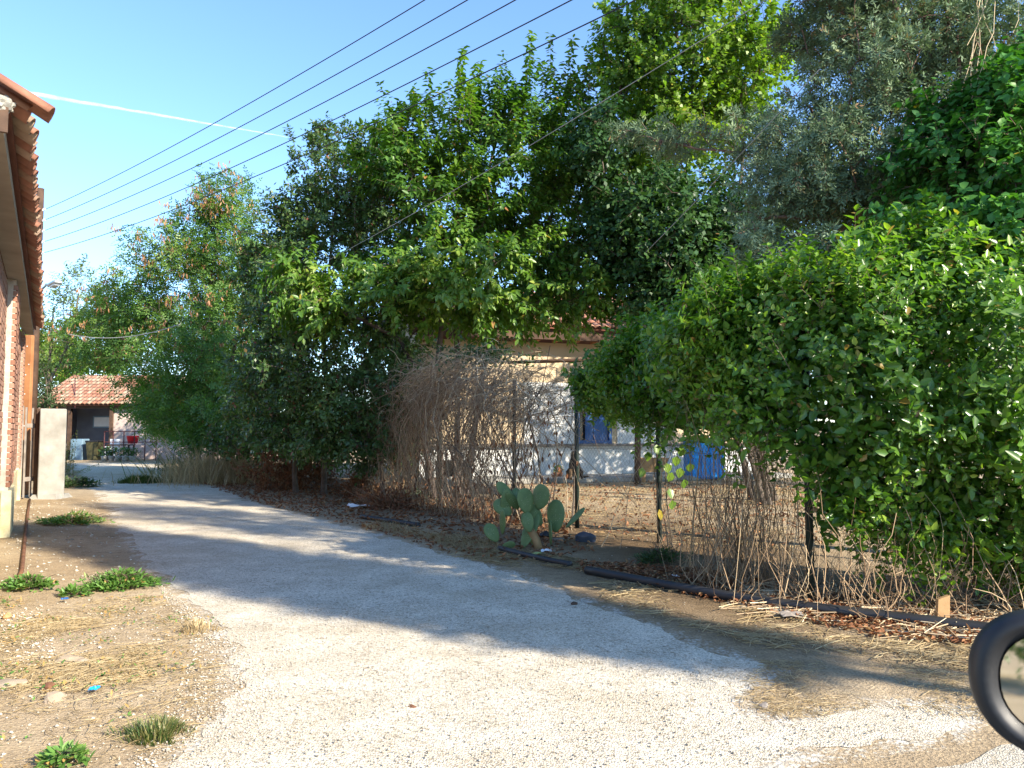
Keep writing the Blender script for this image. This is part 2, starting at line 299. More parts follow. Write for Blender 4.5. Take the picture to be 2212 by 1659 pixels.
def gravel_mat(name, base=(.70,.63,.51), sc=105, dirt=.5):
    m,t,b = new_mat(name); tc = t.nodes.new('ShaderNodeTexCoord'); v = t.nodes.new('ShaderNodeTexVoronoi'); v.inputs['Scale'].default_value = sc
    t.links.new(tc.outputs['Object'], v.inputs['Vector']); v2 = t.nodes.new('ShaderNodeTexVoronoi'); v2.inputs['Scale'].default_value = sc*.43
    t.links.new(tc.outputs['Object'], v2.inputs['Vector'])
    hs = t.nodes.new('ShaderNodeSeparateColor'); t.links.new(v.outputs['Color'], hs.inputs[0])
    r = ramp(t,[(0,tuple(x*.52 for x in base)),(.25,tuple(x*.85 for x in base)),(.75,base),(1,tuple(min(x*1.22,.85) for x in base))]); t.links.new(hs.outputs[0], r.inputs[0])
    e = ramp(t,[(.45,(1,1,1)),(.75,(.66,.64,.6))]); t.links.new(v.outputs['Distance'], e.inputs[0])
    c = mix(t, r.outputs[0], e.outputs[0], .8,'MULTIPLY')
    h2 = t.nodes.new('ShaderNodeSeparateColor'); t.links.new(v2.outputs['Color'], h2.inputs[0])
    d2 = ramp(t,[(.0,(.6,.57,.52)),(.10,(.85,.83,.8)),(.18,(1,1,1)),(1,(1.03,1.03,1.03))]); t.links.new(h2.outputs[1], d2.inputs[0])
    c = mix(t, c, d2.outputs[0], .8,'MULTIPLY')
    n1 = noise(t,.7,7,.65); k = ramp(t,[(.47,(0,0,0)),(.70,(1,1,1))]); t.links.new(n1.outputs[0],k.inputs[0])
    n4 = noise(t,2.6,6,.6); k4 = ramp(t,[(.3,(.72,.70,.67)),(.65,(1.06,1.06,1.05))]); t.links.new(n4.outputs[0],k4.inputs[0])
    c = mix(t, c, k4.outputs[0], .8,'MULTIPLY')
    mu = t.nodes.new('ShaderNodeMath'); mu.operation='MULTIPLY'; mu.inputs[1].default_value = dirt; t.links.new(k.outputs[0],mu.inputs[0])
    t.links.new(mix(t, c, (.40,.32,.21), mu.outputs[0]), b.inputs['Base Color'])
    iv = t.nodes.new('ShaderNodeMath'); iv.operation='SUBTRACT'; iv.inputs[0].default_value=1; t.links.new(v.outputs['Distance'],iv.inputs[1])
    bump(t,b,iv.outputs[0],.7,.008); b.inputs['Roughness'].default_value=.95; b.inputs['Specular IOR Level'].default_value=.1
    return m
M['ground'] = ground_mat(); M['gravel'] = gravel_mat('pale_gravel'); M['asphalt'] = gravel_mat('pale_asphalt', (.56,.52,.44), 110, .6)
# ------------------------------------------------------------------ ground
def axis_pts(lo, hi, a, b, step):
    m = list(np.arange(a, b+1e-6, step)); x, s = a, step; L = []
    while x > lo: s *= 1.35; x -= s; L.append(max(x,lo))
    x, s = b, step; H = []
    while x < hi: s *= 1.35; x += s; H.append(min(x,hi))
    return np.array(L[::-1]+m+H)
IP = 3
FEN = np.array([[8.6,6.55],[5.0,6.5],[2.45,6.4],[1.84,9.7],[.04,12.7],[-1.95,16.0],[-5.9,22.6]])   # fence line on the ground
def fence_dist(P):
    best = np.full(len(P),1e9)
    for a,b in zip(FEN[:-1],FEN[1:]):
        d = b-a; t = np.clip(((P[:,:2]-a)@d)/(d@d),0,1); best = np.minimum(best, np.linalg.norm(P[:,:2]-(a+t[:,None]*d),axis=1))
    return best
LFT = [(395,1659),(470,1560),(520,1480),(505,1400),(470,1345),(400,1290),(335,1232),(285,1170),(250,1110),(212,1062),(192,1040),(165,1012),(150,1000)]
RGT = [(345,1000),(372,1015),(430,1036),(490,1062),(565,1092),(700,1126),(800,1151),(900,1184),(985,1205),(1110,1240),(1240,1290),(1345,1332),(1480,1386),(1600,1424),(1655,1446),(1640,1470),(1592,1490),(1582,1512),(1622,1545),(1700,1562),(1780,1550),(1900,1530),(2010,1518),(2085,1528),(2095,1552),(2040,1580),(1900,1602),(1750,1622),(1630,1650)]
ROAD = [gd(*p) for p in LFT]+[gd(*p) for p in RGT]+[np.array([.8,2.9,0]),np.array([.6,2.3,0]),np.array([.5,-6,0]),np.array([-2.6,-6,0]),np.array([-1.9,0,0]),np.array([-1.5,2.4,0])]
gx, gy = axis_pts(-2500,2500,-14,10,.2), axis_pts(-2500,4000,-3,30,.2)
X,Y = np.meshgrid(gx,gy); V = np.stack([X.ravel(),Y.ravel(),np.zeros(X.size)],1)
fd = fence_dist(V); hshade = np.clip(1.25-fd/1.9,0,1)*np.clip(.5+lump(V,1.6),0,1)
nx,ny = len(gx),len(gy); ii = np.arange(nx*ny).reshape(ny,nx)
Fq = np.stack([ii[:-1,:-1],ii[:-1,1:],ii[1:,1:],ii[1:,:-1]],-1).reshape(-1,4)
grv = np.zeros(len(V)); near_ = (np.abs(V[:,0])<16)&(V[:,1]>-3)&(V[:,1]<34); RP = np.array([p[:2] for p in ROAD])
def poly_dist(P,poly):
    best = np.full(len(P),1e9)
    for a,b in zip(poly,np.roll(poly,-1,0)):
        d = b-a; t = np.clip(((P[:,:2]-a)@d)/(d@d+1e-12),0,1); best = np.minimum(best,np.linalg.norm(P[:,:2]-(a+t[:,None]*d),axis=1))
    return best
grv[near_] = np.clip(1-poly_dist(V[near_],RP)/.28,0,1)
me = raw('ground',V,[Fq],M['ground']); ag_ = me.attributes.new('gravelly','FLOAT','POINT'); ag_.data.foreach_set('value',grv.astype(np.float32)); at_ = me.attributes.new('hedge_shade','FLOAT','POINT'); at_.data.foreach_set('value',hshade.astype(np.float32))
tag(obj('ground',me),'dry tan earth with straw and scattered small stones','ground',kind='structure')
def sheet(name, poly, z, mat, jag=.05, step=.05):
    """flat patch with a ragged edge"""
    P = np.array([p[:2] for p in poly]); out = []
    for a,b in zip(P, np.roll(P,-1,0)):
        L = np.linalg.norm(b-a); n = max(1,int(L/ (step*(1+.12*abs(a[1]))))); t = np.arange(n)/n; out.append(a+(b-a)*t[:,None])
    Q = np.concatenate(out); Q3 = np.c_[Q,np.zeros(len(Q))]
    amp = jag*(.55+.06*np.abs(Q[:,1])); o = np.stack([lump(Q3,7)-.5+.8*(lump(Q3,2.2)-.5)+.35*(R.random(len(Q))-.5), lump(Q3+9,7)-.5+.8*(lump(Q3+5,2.2)-.5)+.35*(R.random(len(Q))-.5)],1)
    Q = Q+o*amp[:,None]*2; tri = tessellate_polygon([[Vector((x,y,0)) for x,y in Q]])
    me = bpy.data.meshes.new(name); me.from_pydata([(x,y,z) for x,y in Q],[],[tuple(t) for t in tri]); me.update(); me.materials.append(mat)
    bm = bmesh.new(); bm.from_mesh(me); bmesh.ops.recalc_face_normals(bm,faces=bm.faces)
    if sum(f.normal.z for f in bm.faces)<0: bmesh.ops.reverse_faces(bm,faces=bm.faces)
    bm.to_mesh(me); bm.free(); return obj(name, me)
tag(sheet('road', ROAD, .003, M['gravel'], .06, .035),'pale gravel lane running between the fence and the brick building','lane',kind='structure')
tag(sheet('main_road', [(1.50,3.14),(2.38,3.60),(4.9,4.0),(14,5.2),(14,-8),(.95,-8),(.95,2.0)], .006, M['asphalt'], .03),'pale paved road edge under the car mirror','road',kind='structure')
# ------------------------------------------------------------------ brick building beside the lane
A2 = np.array([-.516,.857]); A2 /= np.linalg.norm(A2); N2 = np.array([A2[1],-A2[0]])   # along the wall, towards the lane
W0 = np.array([-7.25,11.03])
def wl(s, n, z): p = W0+A2*s+N2*n; return np.array([p[0],p[1],z])
AX = np.array([[A2[0],A2[1],0],[N2[0],N2[1],0],[0,0,1]])
S0,S1,ZT = -6.95,5.8,3.42
bb = thing('brick_building','old red brick building with overhanging clay tile roof beside the lane','building',None,wl(0,0,0))
def in_bb(mb,name,mat,parent=bb,**k):
    o = mb.build(name,mat,None,**k); o.parent = parent; o.matrix_parent_inverse = Matrix.Translation(-bb.location) if parent is bb else Matrix.Translation(-bb.location); return o
bpy.context.view_layer.update()
def child(o,parent):
    """keep world-space vertices when parenting to a thing that sits away from the origin"""
    o.parent = parent; root = parent
    while root.parent: root = root.parent
    if parent is root: o.matrix_parent_inverse = Matrix.Translation(-root.location)
    return o
def bchild(mb,name,mat,parent,**k): return child(mb.build(name,mat,None,**k),parent)
wallm = MB().box(wl((S0+S1)/2,-.16,ZT/2),(S1-S0,.30,ZT),AX)
wallm.box(wl(S0+.14,-2.4,ZT/2),(.28,4.2,ZT),AX).box(wl(S1-.14,-2.4,ZT/2),(.28,4.2,ZT),AX)
wall = bchild(wallm,'wall',M['mortar'],bb)
PIL = [(-1.05,.16,.11),(5.25,5.8,.06)]      # pilasters: s0, s1, projection
for a,b,p in PIL:
    bchild(MB().box(wl((a+b)/2,p/2-.012,ZT/2-.002),(b-a-.02,p,ZT-.01),AX),'pilaster',M['mortar'],wall)
pl = MB()
for a,b,p in [(S0,-1.05,.014),(-1.05,.16,.124),(.16,5.25,.014),(5.25,5.8,.074)]:
    pl.box(wl((a+b)/2,p/2-.004,.30),(b-a-.004,p+.03,.62),AX)
bchild(pl,'plinth',M['plinth'],bb)
BR = MB().box((0,0,0),(.238,.05,.064)).mesh('brick',M['brick'],bevel=.004)
spots = []
for a,b,p in [(S0,-1.05,0),(-1.05,.16,.11),(.16,5.25,0),(5.25,5.8,.06)]:
    for r in range(int((ZT-.66)/.077)):
        z = .655+.077*r+.032; x = a-.125*(r%2)
        while x < b:
            l,h_ = max(x+.006,a+.004),min(x+.244,b-.004); x += .25
            if h_-l > .04: spots.append(((l+h_)/2,p,z,(h_-l)/.238))
spots.sort(key=lambda q: (abs(q[0]+.1) if q[0]>-1.5 else 50+abs(q[0])))
rot = Matrix(((A2[0],N2[0],0),(A2[1],N2[1],0),(0,0,1))).to_4x4()
for k,(s,p,z,f) in enumerate(spots[:300]):
    o = bpy.data.objects.new('brick',BR); link(o,wall)
    o.matrix_parent_inverse = Matrix.Translation((0,0,0)); o.matrix_basis = Matrix.Translation(Vector(wl(s,p-.018+R.normal()*.0025,z)))@rot@Matrix.Rotation(R.normal()*.008,4,'Z')@Matrix.Diagonal((f,1,1,1))
rest = MB()
for s,p,z,f in spots[300:]: rest.box(wl(s,p-.018+R.normal()*.0025,z),(.238*f,.05,.064),AX)
o = bchild(rest,'bricks',M['brick'],wall); o['kind']='stuff'
# soffit slab and tile eave
SV,OV = -7.14,.24
sm = MB().box(wl((SV+S1)/2+.06,.10,ZT+.045),(S1-SV+.1,.20,.09),AX); bchild(sm,'soffit',M['soffit'],bb)
bchild(MB().box(wl(SV-.012,.06,ZT+.07),(.03,.34,.22),AX),'verge_board',M['wood_dark'],bb)
rf = MB(); SL = .55
def roofp(s,u,dz=0): return wl(s, OV-u, 3.53+SL*u+dz)
rf.add([roofp(SV,.0),roofp(S1+.2,.0),roofp(S1+.2,2.6),roofp(SV,2.6),roofp(SV,0,.05),roofp(S1+.2,0,.05),roofp(S1+.2,2.6,.05),roofp(SV,2.6,.05)],[(0,3,2,1),(4,5,6,7),(0,1,5,4),(1,2,6,5),(2,3,7,6),(3,0,4,7)])
u2 = lambda s,u,dz=0: wl(s, OV-2.6-u, 3.53+SL*2.6-SL*u+dz)
rf.add([u2(SV,.003),u2(S1+.2,.003),u2(S1+.2,2.6),u2(SV,2.6),u2(SV,.003,.05),u2(S1+.2,.003,.05),u2(S1+.2,2.6,.05),u2(SV,2.6,.05)],[(0,3,2,1),(4,5,6,7),(0,1,5,4),(1,2,6,5),(2,3,7,6),(3,0,4,7)])
gab = MB()
for s in (S0+.14,S1-.14):
    gab.add([wl(s-.13,-.02,ZT),wl(s-.13,-4.1,ZT),wl(s-.13,-2.05,ZT+1.32),wl(s+.13,-.02,ZT),wl(s+.13,-4.1,ZT),wl(s+.13,-2.05,ZT+1.32)],[(0,1,2),(5,4,3),(0,3,4,1),(1,4,5,2),(2,5,3,0)])
bchild(gab,'gable',M['mortar'],bb)
roof = bchild(rf,'roof',M['under_tile'],bb)
def barrel(r0=.105,r1=.085,L=.46,th=.016,n=7,flip=False):
    """curved clay tile lying along +Y, wide end at y=0"""
    vs=[]; sg = -1 if flip else 1
    for y,r in ((0,r0),(L,r1)):
        for rr in (r,r-th):
            for k in range(n):
                a = math.pi*k/(n-1); vs.append((-rr*math.cos(a),y,sg*rr*.72*math.sin(a)))
    I = lambda e,i,k: (e*2+i)*n+k; fs=[]
    for k in range(n-1):
        fs += [(I(0,0,k),I(0,0,k+1),I(1,0,k+1),I(1,0,k)),(I(0,1,k+1),I(0,1,k),I(1,1,k),I(1,1,k+1)),(I(0,0,k+1),I(0,0,k),I(0,1,k),I(0,1,k+1)),(I(1,0,k),I(1,0,k+1),I(1,1,k+1),I(1,1,k))]
    fs += [(I(0,0,0),I(1,0,0),I(1,1,0),I(0,1,0)),(I(0,0,n-1),I(0,1,n-1),I(1,1,n-1),I(1,0,n-1))]
    return MB().add(vs,fs)
TC = barrel().mesh('roof_tile',M['old_tile'],True); TP = barrel(.10,.08,flip=True).mesh('roof_tile_pan',M['old_tile'],True)
ang = math.atan(SL)
def tile_mat(s,u,lift,jit=1,proj=0):
    up = Vector((-N2[0]*math.cos(ang),-N2[1]*math.cos(ang),math.sin(ang))); al = Vector((A2[0],A2[1],0)); zz = al.cross(up)
    if zz.z<0: al = -al; zz = al.cross(up)
    m = Matrix((al,up,zz)).transposed().to_4x4(); p = Vector(roofp(s,u))+zz*lift
    return Matrix.Translation(p)@m@Matrix.Rotation(R.normal()*.035*jit,4,'Z')@Matrix.Rotation(R.normal()*.03*jit,4,'Y')
cells = []
ncol = int((S1+.2-SV-.1)/.215)
for c in range(ncol):
    for r in range(7):
        cells.append((c,r))
cells.sort(key=lambda q: (0 if q[1]==0 else 1 if q[0]<2 else 2, q[0]))
far_t = MB(); nt_ = 0
for c,r in cells:
    s = SV+.14+.215*c; u = -.07+.37*r+(R.normal()*.012 if r==0 else 0)
    for me_,ds,lf in ((TC,0,.085),(TP,.1075,.135)):
        if me_ is TP and r>0: continue
        mt = tile_mat(s+ds,u,lf+.012*r*0)
        if nt_ < 150 and (r==0 or c<2):
            o = bpy.data.objects.new('roof_tile',me_); link(o,roof); o.matrix_basis = mt; nt_ += 1
        else:
            vs = [mt@v.co for v in me_.vertices]; far_t.add(vs,[tuple(p.vertices) for p in me_.polygons])
o = bchild(far_t,'roof_tiles',M['old_tile'],roof,smooth=True); o['kind']='stuff'
# verge tile at the corner with lime mortar
mt = Matrix.Translation((0,0,.02))@tile_mat(SV+.02,-.17,.10,0)
o = bpy.data.objects.new('roof_tile',barrel(.115,.10,.40).mesh('verge_tile',M['old_tile'],True)); link(o,roof); o.matrix_basis = mt
lm = bmesh.new(); bmesh.ops.create_icosphere(lm,subdivisions=3,radius=1)
for v in lm.verts: v.co *= 1+.25*math.sin(7*v.co.x+3*v.co.y)*math.sin(6*v.co.z+1)+.12*R.normal()
me = bpy.data.meshes.new('mortar_lump'); lm.to_mesh(me); lm.free(); me.materials.append(M['lime'])
o = bpy.data.objects.new('mortar_lump',me); link(o,roof); o.matrix_basis = Matrix.Translation(Vector(wl(SV+.0,OV-.05,3.575)))@rot@Matrix.Diagonal((.045,.07,.06,1))
# ------------------------------------------------------------------ gate, pillar, post
pd = 16.9; pb = gd(57,1068)
p0 = at(57,930,pd); pk = thing('timber_post','tall red brown timber post with nail heads at the building corner','post',None,(p0[0],p0[1],0))
bchild(MB().box((p0[0],p0[1],1.75),(.145,.10,3.5)),'post',M['wood_red'],pk,bevel=.006)
for k,(dx,z) in enumerate([(-.02,3.25),(.03,2.85),(-.03,2.62),(-.035,2.2),(.02,1.85),(-.02,1.5),(.03,1.2)]):
    bchild(MB().tube([(p0[0]+dx,p0[1]-.046,z),(p0[0]+dx,p0[1]-.058,z)],.012,8),'nail',M['white_paint'],pk)
q = gd(97,1078); pil = thing('concrete_pillar','pale rectangular concrete gate pillar with shadow on its foot','pillar',None,q)
rz = math.radians(29); ca,sa = math.cos(rz),math.sin(rz); AXP = np.array([[ca,sa,0],[-sa,ca,0],[0,0,1]])
bchild(MB().box((q[0],q[1]+.2,.925),(.47,.40,1.85),AXP),'shaft',M['concrete'],pil,bevel=.015)
bchild(MB().add([(q[0]+dx,q[1]+.2+dy,z) for z,e in ((0,.29),(.09,.235)) for dx,dy in ((-e,-e),(e,-e),(e,e),(-e,e))],[(0,1,5,4),(1,2,6,5),(2,3,7,6),(3,0,4,7),(4,5,6,7)]),'footing',M['concrete'],pil)
for dx,dy in ((-.13,.05),(-.02,.12),(.02,.08)): bchild(MB().tube([(q[0]+dx,q[1]+.2+dy,1.83),(q[0]+dx+.004,q[1]+.2+dy,1.90)],.007,6),'bar_stub',M['rust'],pil)
g0 = gd(67,1078); gp = thing('gate_post','dark brown timber gate post tight against the concrete pillar','post',None,g0)
bchild(MB().box((g0[0]+.02,g0[1]+.16,.93),(.12,.12,1.86),AXP),'post',M['wood_dark'],gp,bevel=.006)
bchild(MB().box((g0[0]-.085,g0[1]+.24,.93),(.05,.10,1.80),AXP),'batten',M['wood_dark'],gp,bevel=.005)
h0 = gd(52,1078); gl = thing('plank_gate','weathered grey plank gate standing open beside the brick wall','gate',None,h0)
for k in range(4):
    px = h0[0]-.03+.035*k; py = h0[1]+.05+.16*k
    bchild(MB().box((px-.02,py,.95),(.035,.145,1.86-.02*(k%2)),AXP),'plank',M['wood_grey'],gl,bevel=.004)
for z in (.4,1.5): bchild(MB().box((h0[0]+.055,h0[1]+.30,z),(.03,.62,.09),np.array([[.977,-.21,0],[.21,.977,0],[0,0,1]])),'rail',M['wood_grey'],gl,bevel=.004)
bchild(MB().box((h0[0]-.075,h0[1]-.07,.96),(.09,.07,1.9),AXP),'stile',M['wood_grey'],gl,bevel=.006)
# ------------------------------------------------------------------ utility pole and wires
PO = at(69,900,21.6); PO[2] = 0
po = thing('utility_pole','dark wooden utility pole with street lamp behind the brick building','utility pole',None,PO)
bchild(MB().tube([PO,PO+np.array([0,0,8.3])],[.13,.095],12),'pole',M['wood_dark'],po,smooth=True)
la = at(112,616,21.0); arm0 = PO+np.array([0,0,5.25])
bchild(MB().tube([arm0,arm0*.35+la*.65+np.array([0,0,.10]),la+np.array([-.05,0,.02])],.028,8),'lamp_arm',M['steel'],po,smooth=True)
d_ = nrm((la-arm0)[None])[0]; dn = np.array([d_[0],d_[1],.12]); dn/=np.linalg.norm(dn); sd_ = nrm(np.cross(dn,(0,0,1))[None])[0]; axl = np.array([dn,sd_,np.cross(sd_,dn)*-1])
lh = bchild(MB().box(la+dn*.16,(.52,.22,.10),axl),'lamp_head',M['steel'],po,bevel=.03); bchild(MB().box(la+dn*.18-np.array([0,0,.06]),(.34,.16,.05),axl),'lamp_glass',M['white_paint'],po,bevel=.015)
WE = np.array([15.5,-5.5,0])
p2 = thing('utility_pole','far end utility pole of the overhead wires beyond the hedge','utility pole',None,WE)
bchild(MB().tube([WE,WE+np.array([0,0,8.3])],[.13,.095],12),'pole',M['wood_dark'],p2,smooth=True)
ZW = [at(69,y,21.6)[2] for y in (452,475,498,522,546)]
for k,z in enumerate(ZW):
    a = PO+np.array([.16,0,z]); b = WE+np.array([-.14,0,z+.93]); sag = .858+.04*k
    t = np.linspace(0,1,60)[:,None]; pts = a*(1-t)+b*t; pts[:,2] -= (4*sag*t*(1-t))[:,0]
    o = MB().tube(pts,.0078,5).build('power_line',M['cable'],None,True)
    tag(o,['topmost','second from top','middle','fourth from top','lowest'][k]+' of five parallel black overhead wires crossing the sky','wire','overhead wires strung between the poles')
    for e,P in ((a,po),(b,p2)): bchild(MB().tube([e+np.array([-.10 if P is po else .10,0,-.05]),e+np.array([-.04 if P is po else .04,0,0]),e],.03,8),'insulator',M['white_paint'],P)
def wire(p,q,sag,r,mat,label,n=40,name='service_wire'):
    t = np.linspace(0,1,n)[:,None]; pts = p*(1-t)+q*t; pts[:,2] -= (4*sag*t*(1-t))[:,0]
    return tag(MB().tube(pts,r,5).build(name,mat,None,True),label,'wire')
wire(at(640,598,16.5),at(1700,-30,8.6),.12,.0055,M['cable_grey'],'thin grey service wire running up diagonally in front of the cherry tree')
wire(at(1395,545,10.5),at(1770,150,7.0),.02,.0045,M['cable_grey'],'short taut grey wire slanting up into the cypress')
wire(at(148,722,22.0),at(390,700,20.0),.22,.011,M['cable_grey'],'pale sagging cable in front of the reddish seeded tree')
# ------------------------------------------------------------------ house behind the fence
HL = at(905,930,21.0); HR = at(1640,930,24.2)
HA = nrm((HR-HL)[None])[0]; HA[2]=0; HN = np.array([HA[1],-HA[0],0]); HN = HN if HN[1]<0 else -HN; HW = float(np.linalg.norm((HR-HL)[:2]))
HX = np.array([HA,HN,[0,0,1]])
def hp(s,n,z): return np.array([HL[0],HL[1],0])+HA*s+HN*n+np.array([0,0,z])
def hs(px,D0=22.):
    d = ray(px,930); # s where the sight line crosses the facade
    a = np.array([[HA[0],-d[0]],[HA[1],-d[1]]]); r_ = np.linalg.solve(a,-HL[:2]); return float(r_[0])
hz = lambda py,s: at(1106,py,hp(s,0,0)[1])[2]
ho = thing('village_house','low white and cream house with clay tile roof behind the fence','house',None,hp(HW/2,0,0))
EZ = hz(742,hs(1225)); SILL = hz(963,hs(1300))
w1,w2 = hs(1246),hs(1322); wt = hz(850,hs(1285))
# lower white wall, upper cream wall around the window opening
UP = MB()
UP.box(hp(w1/2,-.15,(SILL+EZ)/2),(w1,.3,EZ-SILL),HX).box(hp((w2+HW)/2,-.15,(SILL+EZ)/2),(HW-w2,.3,EZ-SILL),HX).box(hp((w1+w2)/2,-.15,(wt+EZ)/2),(w2-w1,.3,EZ-wt),HX)
UP.box(hp(.15,-3.2,EZ/2),(.3,5.6,EZ),HX).box(hp(HW-.15,-3.2,EZ/2),(.3,5.6,EZ),HX)
bchild(UP,'wall',M['cream_wall'],ho)
bchild(MB().box(hp(HW/2,-.13,SILL/2),(HW,.34,SILL-.004),HX),'wall',M['white_wall'],ho)
s_a = hs(1128)
bchild(MB().box(hp((s_a+w1)/2-.02,.012,(SILL+wt+.3)/2+.02),(w1-s_a-.14,.03,wt+.25-SILL),HX),'plaster_panel',M['white_wall'],ho)
bchild(MB().box(hp((w2+hs(1440))/2+.05,.012,(SILL+wt+.3)/2+.02),(hs(1440)-w2-.2,.03,wt+.25-SILL),HX),'plaster_panel',M['white_wall'],ho)
bchild(MB().box(hp(HW/2,.10,SILL+.03),(HW,.16,.07),HX),'ledge',M['wood_grey'],ho,bevel=.01)
bchild(MB().box(hp(HW/2,.75,.07),(HW,1.7,.14),HX),'platform',M['concrete'],ho,bevel=.02)
win = bchild(MB().box(hp((w1+w2)/2,-.2,(SILL+wt)/2),(w2-w1,.03,wt-SILL),HX),'window',M['glass_dark'],ho)
for a,b,z0,z1 in ((w1,w1+.09,SILL,wt),(w2-.09,w2,SILL,wt),(w1+.09,w2-.09,wt-.09,wt),(w1+.09,w2-.09,SILL+.07,SILL+.16)):
    bchild(MB().box(hp((a+b)/2,-.06,(z0+z1)/2),(b-a,.12,z1-z0),HX),'frame',M['blue_paint'],win)
for a,b in ((w1+.30,(w1+w2)/2-.01),((w1+w2)/2+.01,w2-.10)):
    sh = bchild(MB().box(hp((a+b)/2,-.10,(SILL+.16+wt-.09)/2),(b-a,.035,wt-SILL-.27),HX),'shutter',M['blue_paint'],win)
# dark fascia, rafters, roof
bchild(MB().box(hp(HW/2,.55,hz(732,hs(1225))+.02),(HW+.8,.10,.26),HX),'fascia',M['wood_dark'],ho)
for k in range(int(HW/.6)):
    bchild(MB().box(hp(.3+.6*k,.26,EZ+.06),(.09,.48,.12),HX),'rafter',M['wood_red'],ho)
E0 = hz(722,hs(1225))+.05; HS = .42
hr_ = lambda s,u,dz=0: hp(s,.72-u,E0+HS*u+dz)
RU = 3.9; rf2 = MB()
rf2.add([hr_(-.5,0),hr_(HW+.5,0),hr_(HW+.5,RU),hr_(-.5,RU),hr_(-.5,0,.05),hr_(HW+.5,0,.05),hr_(HW+.5,RU,.05),hr_(-.5,RU,.05)],[(0,3,2,1),(4,5,6,7),(0,1,5,4),(1,2,6,5),(2,3,7,6),(3,0,4,7)])
b_ = lambda s,u,dz=0: hp(s,.72-RU-u,E0+HS*RU-HS*u+dz)
rf2.add([b_(-.5,.004),b_(HW+.5,.004),b_(HW+.5,RU),b_(-.5,RU),b_(-.5,.004,.05),b_(HW+.5,.004,.05),b_(HW+.5,RU,.05),b_(-.5,RU,.05)],[(0,3,2,1),(4,5,6,7),(0,1,5,4),(1,2,6,5),(2,3,7,6),(3,0,4,7)])
hroof = bchild(rf2,'roof',M['under_tile'],ho)
bchild(MB().add([hp(.02,0,EZ),hp(.02,-6.2,EZ),hp(.02,-3.1,EZ+1.4),hp(.28,0,EZ),hp(.28,-6.2,EZ),hp(.28,-3.1,EZ+1.4)],[(0,1,2),(5,4,3),(0,3,4,1),(1,4,5,2),(2,5,3,0)]),'gable',M['cream_wall'],ho)
def lay_tiles(roof,fn,up,al,s0,s1,du,nrow,mesh,mat,limit,pref):
    """barrel tiles: the ones that show are objects, the rest one joined part"""
    zz = Vector(np.cross(al,up)); 
    al_ = Vector(al)
    if zz.z<0: al_ = -al_; zz = -zz
    base = Matrix((al_,Vector(up),zz)).transposed().to_4x4(); cells=[]
    for c in range(int((s1-s0)/.225)):
        for r in range(nrow): cells.append((s0+.225*c+.11,-.06+du*r))
    cells.sort(key=pref); far = MB()
    vs0 = [v.co.copy() for v in mesh.vertices]; fs0 = [tuple(p.vertices) for p in mesh.polygons]
    for k,(s,u) in enumerate(cells):
        m = Matrix.Translation(Vector(fn(s,u))+zz*.055)@base@Matrix.Rotation(R.normal()*.02,4,'Z')
        if k<limit: o = bpy.data.objects.new('roof_tile',mesh); link(o,roof); o.matrix_basis = m
        else: far.add([m@v for v in vs0],fs0)
    if far.v:
        o = bchild(far,'roof_tiles',mat,roof,smooth=True); o['kind']='stuff'
TH = barrel(.112,.095,.46,.016,5).mesh('roof_tile',M['tile'],True)
TF = barrel(.112,.095,.46,.016,5).mesh('roof_tile',M['old_tile'],True)
upv = nrm((hr_(0,1)-hr_(0,0))[None])[0]; sv = hs(1228)
lay_tiles(hroof,lambda s,u: hr_(s,u,.02),upv,HA,-.5,HW+.5,.40,10,TH,M['tile'],260,lambda q: abs(q[0]-sv)+ .3*q[1])
# ------------------------------------------------------------------ things in the yard
yp = gd(1377,1046); ypo = thing('pergola_post','thick dark timber post standing in the yard before the white wall','post',None,yp)
bchild(MB().tube([yp,yp+np.array([.02,0,1.4]),yp+np.array([.0,0,3.3])],[.085,.078,.07],10),'post',M['wood_dark'],ypo,smooth=True)
bchild(MB().tube([yp+np.array([-3.4,.1,3.2]),yp+np.array([-1.7,.05,3.25]),yp+np.array([.3,0,3.3])],[.045,.05,.05],8),'beam',M['wood_dark'],ypo,smooth=True)
cp = gd(1408,1042); cr = thing('wooden_trough','flared brown wooden trough beside the dark yard post','trough',None,cp)
for sg in (-1,1):
    bchild(MB().add([cp+np.array(v) for v in ((-.28,sg*.18,.28),(.28,sg*.18,.28),(.42,sg*.26,.66),(-.42,sg*.26,.66),(-.28,sg*.16,.28),(.28,sg*.16,.28),(.42,sg*.235,.66),(-.42,sg*.235,.66))],[(0,1,2,3),(7,6,5,4),(0,4,5,1),(1,5,6,2),(2,6,7,3),(3,7,4,0)]),'side_board',M['wood_crate'],cr)
    bchild(MB().add([cp+np.array(v) for v in ((sg*.28,-.17,.28),(sg*.28,.17,.28),(sg*.42,.25,.66),(sg*.42,-.25,.66),(sg*.26,-.17,.28),(sg*.26,.17,.28),(sg*.39,.25,.66),(sg*.39,-.25,.66))],[(0,1,2,3),(7,6,5,4),(0,4,5,1),(1,5,6,2),(2,6,7,3),(3,7,4,0)]),'end_board',M['wood_crate'],cr)
    for dy in (-.13,.13): bchild(MB().box(cp+np.array([sg*.22,dy,.14]),(.06,.06,.28)),'leg',M['wood_crate'],cr)
bchild(MB().box(cp+np.array([0,0,.29]),(.54,.32,.03)),'bottom',M['wood_crate'],cr)
bp_ = gd(1527,1038); bt = thing('blue_tank','bright blue plastic tank showing through gaps low in the green hedge','tank',None,bp_)
bchild(MB().box(bp_+np.array([0,.3,.62]),(1.06,.6,1.16)),'shell',M['blue_plastic'],bt,bevel=.06)
for k in range(4): bchild(MB().box(bp_+np.array([-.38+.25*k,-.012,.62]),(.05,.03,1.0)),'rib',M['blue_plastic'],bt,bevel=.01)
